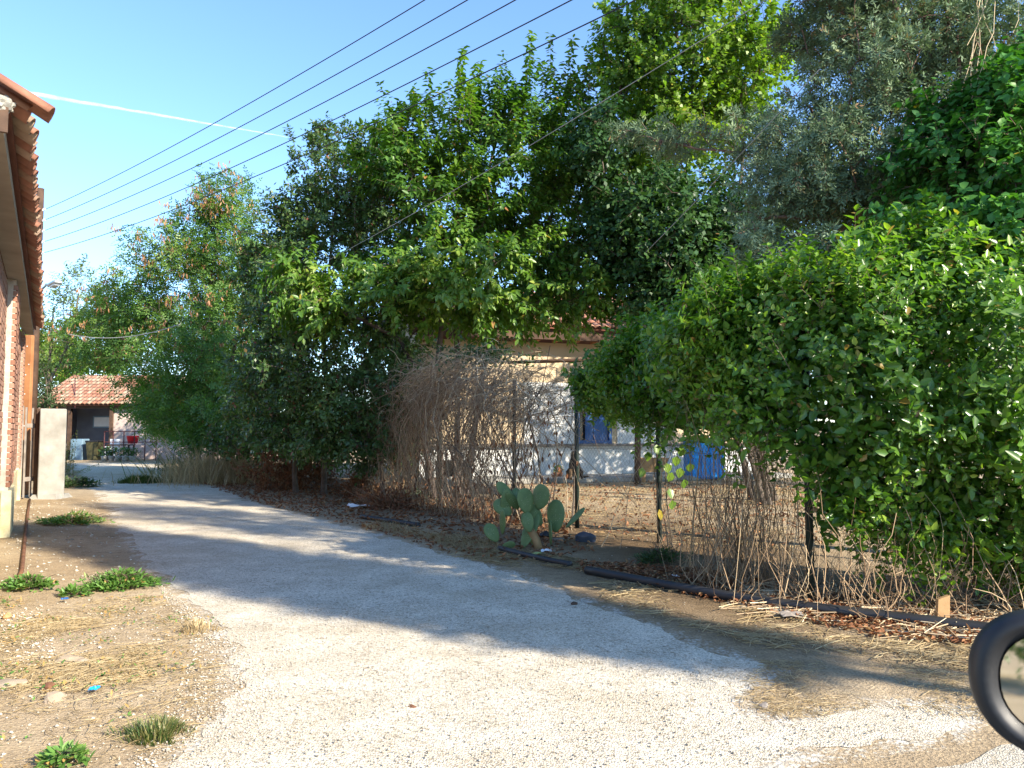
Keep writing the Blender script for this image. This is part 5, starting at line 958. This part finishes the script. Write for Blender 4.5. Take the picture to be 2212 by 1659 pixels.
# prickly pear ---------------------------------------------------------
def pad_mesh(h,wd,th=.022,mat=None):
    n,m=18,5; vs=[]; fs=[]
    for sgn in (1,):
        for j in range(m+1):
            f=j/m; rr=math.sin(f*math.pi/2)
            for k in range(n):
                a=2*math.pi*k/n; y=-math.cos(a); tap=1-.30*(1-(y+1)/2)**1.5
                vs.append((math.sin(a)*wd/2*tap*rr, th*math.cos(f*math.pi/2), h/2+y*h/2*rr))
    nv=len(vs); vs += [(x,-y,z) for x,y,z in vs]
    for b in (0,nv):
        for j in range(m):
            for k in range(n):
                q=(b+j*n+k,b+j*n+(k+1)%n,b+(j+1)*n+(k+1)%n,b+(j+1)*n+k); fs.append(q if b==0 else q[::-1])
    bm=bmesh.new(); me=bpy.data.meshes.new('pad'); me.from_pydata(vs,[],fs); bm.from_mesh(me); bmesh.ops.remove_doubles(bm,verts=bm.verts,dist=1e-5); bm.to_mesh(me); bm.free(); me.polygons.foreach_set('use_smooth',np.ones(len(me.polygons),bool)); me.materials.append(mat or M['cactus']); return me
cb_=gd(1150,1185); ca_o=thing('prickly_pear','prickly pear cactus with flat green pads at the fence foot','cactus',None,cb_)
PADS=[(1128,1185,1120,95,42,8,.0),(1140,1110,1128,62,52,-6,-.05),(1104,1112,1062,52,36,-48,.05),(1090,1118,1098,70,28,4,.1),(1120,1100,1104,55,24,-30,.12),(1110,1085,1098,62,28,-40,.12),(1113,1092,1113,44,26,2,.14),(1160,1100,1172,62,58,26,.1),(1170,1135,1180,58,30,-32,.15),(1200,1150,1205,78,46,-2,.1),(1222,1140,1225,66,30,40,.12),(1190,1178,1180,58,40,-20,.0),(1085,1155,1092,62,26,20,.0),(1075,1170,1070,50,34,-30,.05),(1080,1188,1095,40,26,60,-.05),(1145,1150,1140,50,30,-12,-.1)]
for px,by,tx,hpx,wpx,lean,dy in PADS:
    D=cb_[1]+dy; b=at(px,by,D); o=bpy.data.objects.new('pad',pad_mesh(hpx*D/F*.9,wpx*D/F*1.0,.018)); link(o,ca_o); o.matrix_parent_inverse=Matrix.Translation(-ca_o.location)
    o.matrix_basis=Matrix.Translation(Vector(b))@Matrix.Rotation(rad(lean),4,'Y')@Matrix.Rotation(R.normal()*.6,4,'Z')@Matrix.Rotation(R.normal()*.25,4,'X')
bchild(MB().tube([at(1165,1190,cb_[1]),at(1158,1165,cb_[1]),at(1140,1135,cb_[1]+.03),at(1128,1110,cb_[1])],[.055,.05,.042,.03],10),'stem',M['wood_crate'],ca_o,smooth=True)
for k,(px,py,hh,ww,tilt,lab) in enumerate([(1153,1175,.125,.115,15,'pale green fallen cactus pad leaning by the prickly pear'),(1140,1196,.16,.09,78,'yellowed cactus pad lying on the litter'),(1168,1192,.13,.07,82,'second yellowed pad piece lying beside the fallen one')]):
    c=gd(px,py+4); o=obj('cactus_pad',pad_mesh(hh,ww,.014,M['cactus_pale'])); o.location=(c[0],c[1]-.03*k,.012); o.rotation_euler=(rad(-tilt) if tilt<50 else rad(tilt),0,rad([10,70,-40][k])); tag(o,lab,'cactus pad')
# ------------------------------------------------------------------ pipes
def pipe(pts,r,label):
    P=[gd(*p)+np.array([0,0,r*.92]) for p in pts]; P=np.array(P); t=np.linspace(0,1,len(P)); tt=np.linspace(0,1,30); Q=np.stack([np.interp(tt,t,P[:,i]) for i in range(3)],1)
    Q[1:-1]=(Q[:-2]+Q[1:-1]*2+Q[2:])/4; return tag(MB().tube(Q,r,14).build('pipe',M['pipe'],None,True),label,'pipe')
pipe([(1268,1240),(1400,1266),(1600,1303),(1800,1330),(2000,1353),(2150,1372),(2350,1398)],.042,'long black plastic water pipe lying along the hedge foot')
pipe([(1078,1190),(1130,1204),(1190,1218),(1232,1226)],.034,'short black pipe section lying below the prickly pear')
pipe([(780,1120),(850,1131),(905,1139)],.035,'short dark pipe end half buried in the brown leaves')
# ------------------------------------------------------------------ loose ground matter
def stuff(name,me,label,cat): return tag(obj(name,me),label,cat,kind='stuff')
VERGE=[(560,1085),(700,1118),(900,1176),(1100,1232),(1300,1305),(1480,1378),(1650,1432),(1750,1440),(1950,1440),(2212,1480),(2400,1480),(2400,1280),(2100,1240),(1800,1200),(1500,1150),(1200,1110),(1000,1075),(800,1045),(560,1040)]
n=6500; P=scatter_px([(400,1035),(560,1088),(700,1120),(900,1178),(1060,1215),(1180,1215),(1280,1190),(1200,1120),(1050,1080),(900,1060),(700,1040),(500,1020)],n); P[:,2]=.01+.05*R.random(n)**2
V,Fq,k=leaf_geo(P,unit(n)*np.array([1,1,.35]),unit(n)*.6+np.array([0,0,1.]),.075*(.6+.7*R.random(n)),.036*(.6+.7*R.random(n)),.5,.5); stuff('leaf_litter',raw('leaf_litter',V,[Fq],M['dry_leaf'],[np.repeat(np.clip(R.normal(.45,.25,n),0,1),k)]),'rust brown fallen leaves along the fence side of the lane','leaves')
n=4200; P=scatter_px([(1250,1215),(1500,1230),(1800,1280),(2212,1340),(2300,1420),(1900,1380),(1500,1290),(1250,1235)],n); P[:,2]=.008+.03*R.random(n)
V,Fq,k=leaf_geo(P,unit(n)*np.array([1,1,.3]),unit(n)*.5+np.array([0,0,1.]),.05*(.6+.7*R.random(n)),.025,.5,.5); stuff('leaf_litter',raw('leaf_litter',V,[Fq],M['dry_leaf'],[np.repeat(R.random(n),k)]),'dry curled leaves under the hedge','leaves')
YARD=[(1180,1150),(1420,1175),(1700,1190),(1900,1170),(1900,1060),(1600,1045),(1180,1045)]
n=1300; P=scatter_px(YARD,n); P[:,2]=.01+.06*R.random(n); V,Fq,k=leaf_geo(P,unit(n)*np.array([1,1,.5]),unit(n)*.6+np.array([0,0,1.]),.09,.04,.5,.5); stuff('leaf_litter',raw('leaf_litter',V,[Fq],M['dry_leaf'],[np.repeat(np.clip(R.normal(.6,.25,n),0,1),k)]),'dry fallen leaves on the sunlit yard ground','leaves')
def straws(poly,n,L,r,label,name='straw',lift=.012,mat='straw',tm=.6,wild=.12):
    c=scatter_px(poly,int(n*1.9)); c=c[np.argsort(-(lump(c,3.)+.5*R.random(len(c))))][:n]; a=R.random(n)*6.283; l=(L[0]+(L[1]-L[0])*R.random(n)**2)/2; d=np.c_[np.cos(a),np.sin(a),R.normal(size=n)*wild]*l[:,None]
    P0=c-d; P2=c+d; mid=c+np.c_[R.normal(size=(n,2))*l[:,None]*.25,lift+R.random(n)*lift]; PT=bez(P0,mid,P2,3); PT[...,2]=np.maximum(PT[...,2],.003)+.006
    V,Fq=strands_geo(PT,(r*(.5+.8*R.random(n)))[:,None]*np.ones((1,3)),3); return stuff(name,raw(name,V,[Fq],M[mat],[np.repeat(np.clip(R.normal(tm,.25,n),0,1),len(Fq)//n)]),label,'straw')
LV=[(0,1290),(120,1300),(330,1290),(440,1350),(480,1420),(480,1500),(420,1600),(380,1700),(-200,1700),(-250,1290)]
straws(LV,2500,(.03,.17),.0015,'dry straw bits strewn over the sunlit dirt verge')
straws([(0,1340),(200,1340),(330,1400),(330,1470),(150,1500),(-100,1480)],1700,(.06,.28),.0018,'matted dry straw on the near verge')
straws([(1280,1230),(1500,1262),(1800,1320),(2150,1375),(2350,1400),(2350,1480),(1950,1440),(1650,1400),(1300,1300)],1700,(.05,.34),.0028,'pale dry stalks scattered beside the black pipe')
straws([(1600,1260),(2100,1300),(2250,1330),(2250,1400),(1900,1370),(1600,1310)],620,(.25,.8),.0045,'long broken canes lying at the hedge foot','canes',.03,'dead_stem',.85,.16)
straws([(950,1150),(1250,1210),(1300,1250),(1150,1235),(950,1200)],1500,(.05,.25),.0025,'brown grass bits below the cactus','straw',.02,'straw',.25)
straws([(1650,1430),(1900,1430),(2212,1480),(2212,1570),(1900,1530),(1700,1560),(1580,1510)],1300,(.03,.14),.0014,'fine straw on the sunlit dirt by the car mirror')
straws(YARD,3200,(.08,.4),.003,'dry stalks on the yard ground')
# dry grass tufts at verge
for px,py,wp in ((800,1152,70),(880,1170,110),(980,1182,90),(1060,1160,60),(1030,1172,80)):
    pass
n=2600; P=scatter_px([(780,1140),(900,1165),(1010,1192),(1080,1200),(1075,1165),(960,1160),(820,1130)],n); A=nrm(unit(n)*.8+np.array([0,0,.7])); L=.08+.16*R.random(n); V,q,t3=blade_geo(P,A,L,.004,L*.4); T=np.clip(R.normal(.3,.2,n),0,1); stuff('dry_turf',raw('dry_turf',V,[q,t3],M['straw'],[np.repeat(T,2),T]),'low tufts of dry orange grass along the lane before the cactus','grass')
# pebbles
def pebbles(P,sz,label,mat,name='pebbles',tone=None):
    n=len(P); o=np.array([[1,0,0],[0,1,0],[-1,0,0],[0,-1,0],[0,0,.75],[.3,.2,-.5]]); a=R.random(n)*6.28; ca,sa=np.cos(a)[:,None],np.sin(a)[:,None]
    q=o[None]*(.6+.8*R.random((n,6,1)))*np.c_[np.ones(n),.55+.5*R.random(n),.45+.35*R.random(n)][:,None]*sz[:,None,None]; q=np.stack([q[...,0]*ca-q[...,1]*sa,q[...,0]*sa+q[...,1]*ca,q[...,2]],-1)
    V=(P[:,None]+q).reshape(-1,3); f=np.array([[0,1,4],[1,2,4],[2,3,4],[3,0,4],[1,0,5],[2,1,5],[3,2,5],[0,3,5]]); Fq=((np.arange(n)*6)[:,None,None]+f[None]).reshape(-1,3)
    T=np.repeat(np.clip(R.normal(.5,.25,n),0,1) if tone is None else tone,8); return stuff(name,raw(name,V,[Fq],mat,[T]),label,'pebbles')
M['pebble']=leaf_mat('pebble',[(0,(.24,.21,.165)),(.4,(.42,.375,.30)),(1,(.62,.57,.47))],0,.95,.1)
RN=[(395,1659),(520,1480),(470,1345),(700,1300),(1100,1330),(1650,1446),(1590,1500),(1700,1562),(2090,1530),(1900,1602),(1630,1650),(1500,1690),(400,1690)]
n=9000; P=scatter_px(RN,n); P[:,2]=.008; pebbles(P,.0035+.006*R.random(n)**3,'fine pale gravel stones lying loose on the lane',M['pebble'])
n=3500; P=scatter_px([(330,1250),(520,1400),(620,1480),(560,1600),(480,1680),(250,1680),(380,1500),(420,1400)],n); P[:,2]=.004; pebbles(P,.004+.008*R.random(n)**3,'gravel stones spilling onto the verge',M['pebble'])
n=800; P=scatter_px([(0,1330),(90,1310),(130,1420),(60,1480),(-150,1560),(-200,1400)],n); P[:,2]=.006; pebbles(P,.006+.016*R.random(n)**3,'white rubble chips by the building side of the verge',M['pebble'],tone=.75+.25*R.random(n))
n=1800; P=scatter_px(LV,n); P[:,2]=.004; pebbles(P,.004+.012*R.random(n)**4,'small stones on the dirt verge',M['pebble'])
n=1600; P=scatter_px(VERGE,n); P[:,2]=.004; pebbles(P,.004+.012*R.random(n)**4,'small stones on the hedge side verge',M['pebble'])
n=900; P=scatter_px([(20,1090),(210,1080),(300,1200),(330,1260),(0,1260)],n); P[:,2]=.004; pebbles(P,.006+.02*R.random(n)**3,'pale chips on the shaded verge by the building',M['pebble'])
def stone(px,py,sz,label,cat='stone',mat=None,flat=.55,name='stone',rzz=None):
    bm=bmesh.new(); bmesh.ops.create_icosphere(bm,subdivisions=2,radius=1); s_=R.random(3)*9
    for v in bm.verts:
        f=1+.22*math.sin(3.1*v.co.x+s_[0])*math.cos(2.7*v.co.y+s_[1])+.15*math.sin(4*v.co.z+s_[2]); v.co*=f; v.co=Vector((v.co.x*sz[0]/2,v.co.y*sz[1]/2,max(v.co.z,-.45)*sz[2]/2))
    me=bpy.data.meshes.new(name); bm.to_mesh(me); bm.free(); me.materials.append(mat or M['stone']); c=gd(px,py); o=obj(name,me,None,(c[0],c[1],sz[2]*.2)); o.rotation_euler=(0,0,R.random()*3 if rzz is None else rzz); return tag(o,label,cat)
stone(148,1430,(.17,.11,.06),'flat angular pale stone amid the straw on the verge',rzz=.1)
stone(18,1482,(.20,.12,.05),'pale flat brick fragment at the frame edge on the verge',rzz=.15)
stone(118,1512,(.11,.09,.06),'rounded tan stone on the bottom verge')
stone(105,1490,(.07,.06,.05),'dark brown lump next to the rounded tan stone',mat=M['rust'])
stone(15,1336,(.07,.06,.07),'orange tinted stone by the white rubble chips',mat=M['wood_crate'])
stone(178,1432,(.07,.05,.04),'small tan stone right of the flat angular one')
stone(1240,1306,(.07,.05,.035),'dark lump lying alone on the shaded gravel',mat=M['wood_dark'])
stone(890,1528,(.045,.03,.02),'small brown lump on the sunlit gravel',mat=M['rust'])
stone(1650,1530,(.06,.04,.035),'small grey cone on the sunlit dirt peninsula',mat=M['wood_grey'])
stone(1205,1170,(.16,.10,.07),'pale broken slab piece behind the prickly pear')
stone(1265,1170,(.28,.16,.16),'dark blue grey stone behind the prickly pear',mat=M['slate'])
stone(1180,1160,(.18,.14,.12),'dark stone under the blue green cactus pads',mat=M['black_plastic'])
stone(1460,1245,(.09,.05,.03),'white pebble beside the ferny weed',mat=M['paper'])
# litter pieces
def scrap(px,py,s,label,mat,name='paper_scrap'):
    c=gd(px,py); n=6; mb=MB(); vs=[]
    for j in range(n):
        for i in range(n):
            x,y=(i/(n-1)-.5)*s[0],(j/(n-1)-.5)*s[1]; vs.append((c[0]+x,c[1]+y,.02+.35*s[1]*abs(math.sin(3*i+1.7*j))*R.random()+.01))
    fs=[(j*n+i,j*n+i+1,(j+1)*n+i+1,(j+1)*n+i) for j in range(n-1) for i in range(n-1)]; o=mb.add(vs,fs).build(name,mat); so=o.modifiers.new('thick','SOLIDIFY'); so.thickness=.003; return tag(o,label,'litter')
scrap(775,1098,(.42,.22),'crumpled white plastic scrap on the brown leaves',M['paper'],'plastic_scrap')
scrap(1180,1196,(.12,.10),'small white scrap beside the yellowed cactus pads',M['paper'])
scrap(203,1500,(.045,.04),'light blue plastic scrap on the verge',M['blue_plastic'],'plastic_scrap')
scrap(140,1302,(.05,.04),'dark blue scrap below the small weeds',M['blue_paint'],'plastic_scrap')
scrap(1710,1338,(.16,.09),'grey green bark flake below the black pipe',M['wood_grey'],'bark_flake')
n=1500; cen=scatter_px(LV,70); P=cen[R.integers(0,70,n)]+R.normal(size=(n,3))*np.array([.07,.07,0]); P[:,2]=.005+.03*R.random(n); V,Fq,k=leaf_geo(P,unit(n)*np.array([1,1,.4])+np.array([0,0,.25]),unit(n)*.5+np.array([0,0,1.]),.03*(.5+R.random(n)),.012); stuff('seedlings',raw('seedlings',V,[Fq],M['weed'],[np.repeat(np.where(R.random(n)<.5,1.,R.random(n)),k)]),'scattered seedlings and dry leaf bits on the dirt verge','weeds')
# stick stump and stake
c=gd(2035,1345); tag(MB().add([c+np.array(v) for v in ((-.045,-.02,0),(.045,-.02,0),(.045,.02,0),(-.045,.02,0),(-.03,-.018,.17),(.055,-.018,.20),(.05,.015,.20),(-.03,.015,.17))],[(3,2,1,0),(0,1,5,4),(1,2,6,5),(2,3,7,6),(3,0,4,7),(4,5,6,7)]).build('wood_stub',M['wood_crate']),'short broken board stub standing by the pipe under the hedge','board')
P=np.array([gd(38,1262),gd(47,1236),gd(54,1165),gd(60,1110),gd(64,1080)])+np.array([0,0,.016]); tag(MB().tube(P,.02,8).build('iron_pipe',M['rust'],None,True),'thin rusty iron pipe lying along the foot of the brick building','pipe')
c=gd(868,1075); tag(MB().tube([c,at(878,1000,c[1]),at(870,905,c[1])],.014,6).build('cane',M['straw' if False else 'wood_crate']),'pale upright cane beside the plum shade','cane')
c=gd(1490,1225); tag(MB().tube([c,at(1498,1120,c[1]+.2),at(1512,985,c[1]+.5)],.009,6).build('cane',M['wood_crate']),'thin pale cane leaning on the fence beside the vine post','cane')
c=gd(455,1040,0); tag(MB().tube([c,c+np.array([0,0,1.55])],.06,8).build('fence_stake',M['wood_grey']),'grey wooden stake behind the straw coloured grass','stake')
# ------------------------------------------------------------------ car (only its door mirror is in view)
hd=np.array([.8,.6,0]); lf=np.array([-.6,.8,0]); MC=at(2302,1484,.83)
car=thing('car','dark car whose black door mirror shows at the frame edge','car',None,(1.2,.2,0))
nn=nrm(np.array([[-.46,-.87,.092]]))[0]; ux=nrm(np.cross((0,0,1.),nn)[None])[0]*1.0; 
if ux[0]<0: ux=-ux
uy=np.cross(nn,ux); uy=uy if uy[2]>0 else -uy
def ring(rx,ry,off,n=40,cx=0.,e=2.25,right=1.25):
    out=[]
    for k in range(n):
        a=2*math.pi*k/n; c_,s_=math.cos(a),math.sin(a); x=math.copysign(abs(c_)**(2/e),c_)*rx*(right if c_>0 else 1); y=math.copysign(abs(s_)**(2/e),s_)*ry; out.append(MC+ux*(x+cx)+uy*y+nn*off)
    return out
prof_=[(.058,.053,-.004),(.068,.062,.014),(.078,.070,.016),(.086,.076,.008),(.088,.078,-.02),(.084,.074,-.055),(.066,.060,-.085),(.03,.03,-.10)]
vs=[];fs=[];n=40
for rx,ry,off in prof_: vs+=ring(rx,ry,off)
for j in range(len(prof_)-1):
    fs+=[(j*n+k,j*n+(k+1)%n,(j+1)*n+(k+1)%n,(j+1)*n+k) for k in range(n)]
fs.append(tuple((len(prof_)-1)*n+k for k in range(n)))
bchild(MB().add(vs,fs),'mirror_housing',M['black_plastic'],car,smooth=True)
m,t,b=new_mat('mirror_glass'); b.inputs['Metallic'].default_value=1; b.inputs['Roughness'].default_value=.03; b.inputs['Base Color'].default_value=(.86,.88,.86,1); M['mirror']=m
bchild(MB().add(ring(.0585,.0535,.001),[tuple(range(n))]),'mirror_glass',M['mirror'],car)
dpt=MC-lf*.20+hd*.02
bchild(MB().tube([MC+ux*.07-nn*.05,MC*.4+dpt*.6-np.array([0,0,.06]),dpt-np.array([0,0,.10])],[.035,.03,.035],10),'mirror_arm',M['black_plastic'],car,smooth=True)
M['car_paint']=surf('car_paint',(.03,.035,.045),(.035,.04,.05),2,.25,0,0,.5)
def cpt(s,n_,z): p=dpt*np.array([1,1,0])+hd*s+lf*n_; return np.array([p[0],p[1],z])
dm=MB(); zs=[(.30,-.06),(.45,-.01),(.75,.0),(.98,-.05)]; ss=[-1.25,-.6,.08]
vs=[cpt(s,nn_,z) for z,nn_ in zs for s in ss]+[cpt(s,nn_-.05,z) for z,nn_ in zs for s in ss]; fs=[]; q_=len(ss)
for j in range(len(zs)-1):
    for i in range(q_-1): a=j*q_+i; fs+=[(a,a+1,a+q_+1,a+q_),(a+12,a+q_+12,a+q_+13,a+13)]
dr=bchild(dm.add(vs,fs),'door',M['car_paint'],car,smooth=True)
child(MB().tube([cpt(-1.05,.03,.82),cpt(-.85,.03,.82)],.014,8).build('handle',M['black_plastic']),dr)
fm=MB(); vs=[cpt(s,nn_-.02,z) for z,nn_ in zs for s in (.09,.5,1.2)]+[cpt(s,-.9,1.0-.08*abs(s-.4)) for s in (.09,.5,1.2)]; fs=[(j*3+i,j*3+i+1,j*3+i+4,j*3+i+3) for j in range(4) for i in range(2)]
bchild(fm.add(vs,fs),'fender',M['car_paint'],car,smooth=True)
wh=bchild(MB().tube([cpt(.62,-.03,.31),cpt(.62,-.22,.31)],.31,24),'wheel',M['black_plastic'],car,smooth=False); child(MB().tube([cpt(.62,-.02,.31),cpt(.62,-.05,.31)],.19,20).build('rim',M['steel']),wh)
wh=bchild(MB().tube([cpt(-1.9,-.03,.31),cpt(-1.9,-.22,.31)],.31,24),'wheel',M['black_plastic'],car); child(MB().tube([cpt(-1.9,-.02,.31),cpt(-1.9,-.05,.31)],.19,20).build('rim',M['steel']),wh)
# ------------------------------------------------------------------ contrail high in the sky
m,t,b=new_mat('contrail_vapour'); b.inputs['Base Color'].default_value=(.9,.9,.92,1); b.inputs['Roughness'].default_value=1; tr=t.nodes.new('ShaderNodeBsdfTransparent'); ms=t.nodes.new('ShaderNodeMixShader'); nz=noise(t,.012,5,.7); rr_=ramp(t,[(.25,(.03,.03,.03)),(.75,(.24,.24,.24))]); t.links.new(nz.outputs[0],rr_.inputs[0]); t.links.new(rr_.outputs[0],ms.inputs[0])
t.links.new(tr.outputs[0],ms.inputs[1]); t.links.new(b.outputs[0],ms.inputs[2]); t.links.new(ms.outputs[0],t.nodes['Material Output'].inputs[0]); M['vapour']=m
a=at(-120,170,4200); b2=at(620,296,5600); tt=np.linspace(0,1,40)[:,None]; pts=a*(1-tt)+b2*tt+R.normal(size=(40,3))*1.2; tag(MB().tube(pts,list(np.linspace(15,3,40)*(1+.08*R.normal(size=40))),8).build('contrail',M['vapour'],None,True),'thin white aircraft contrail across the blue sky','contrail',kind='stuff')
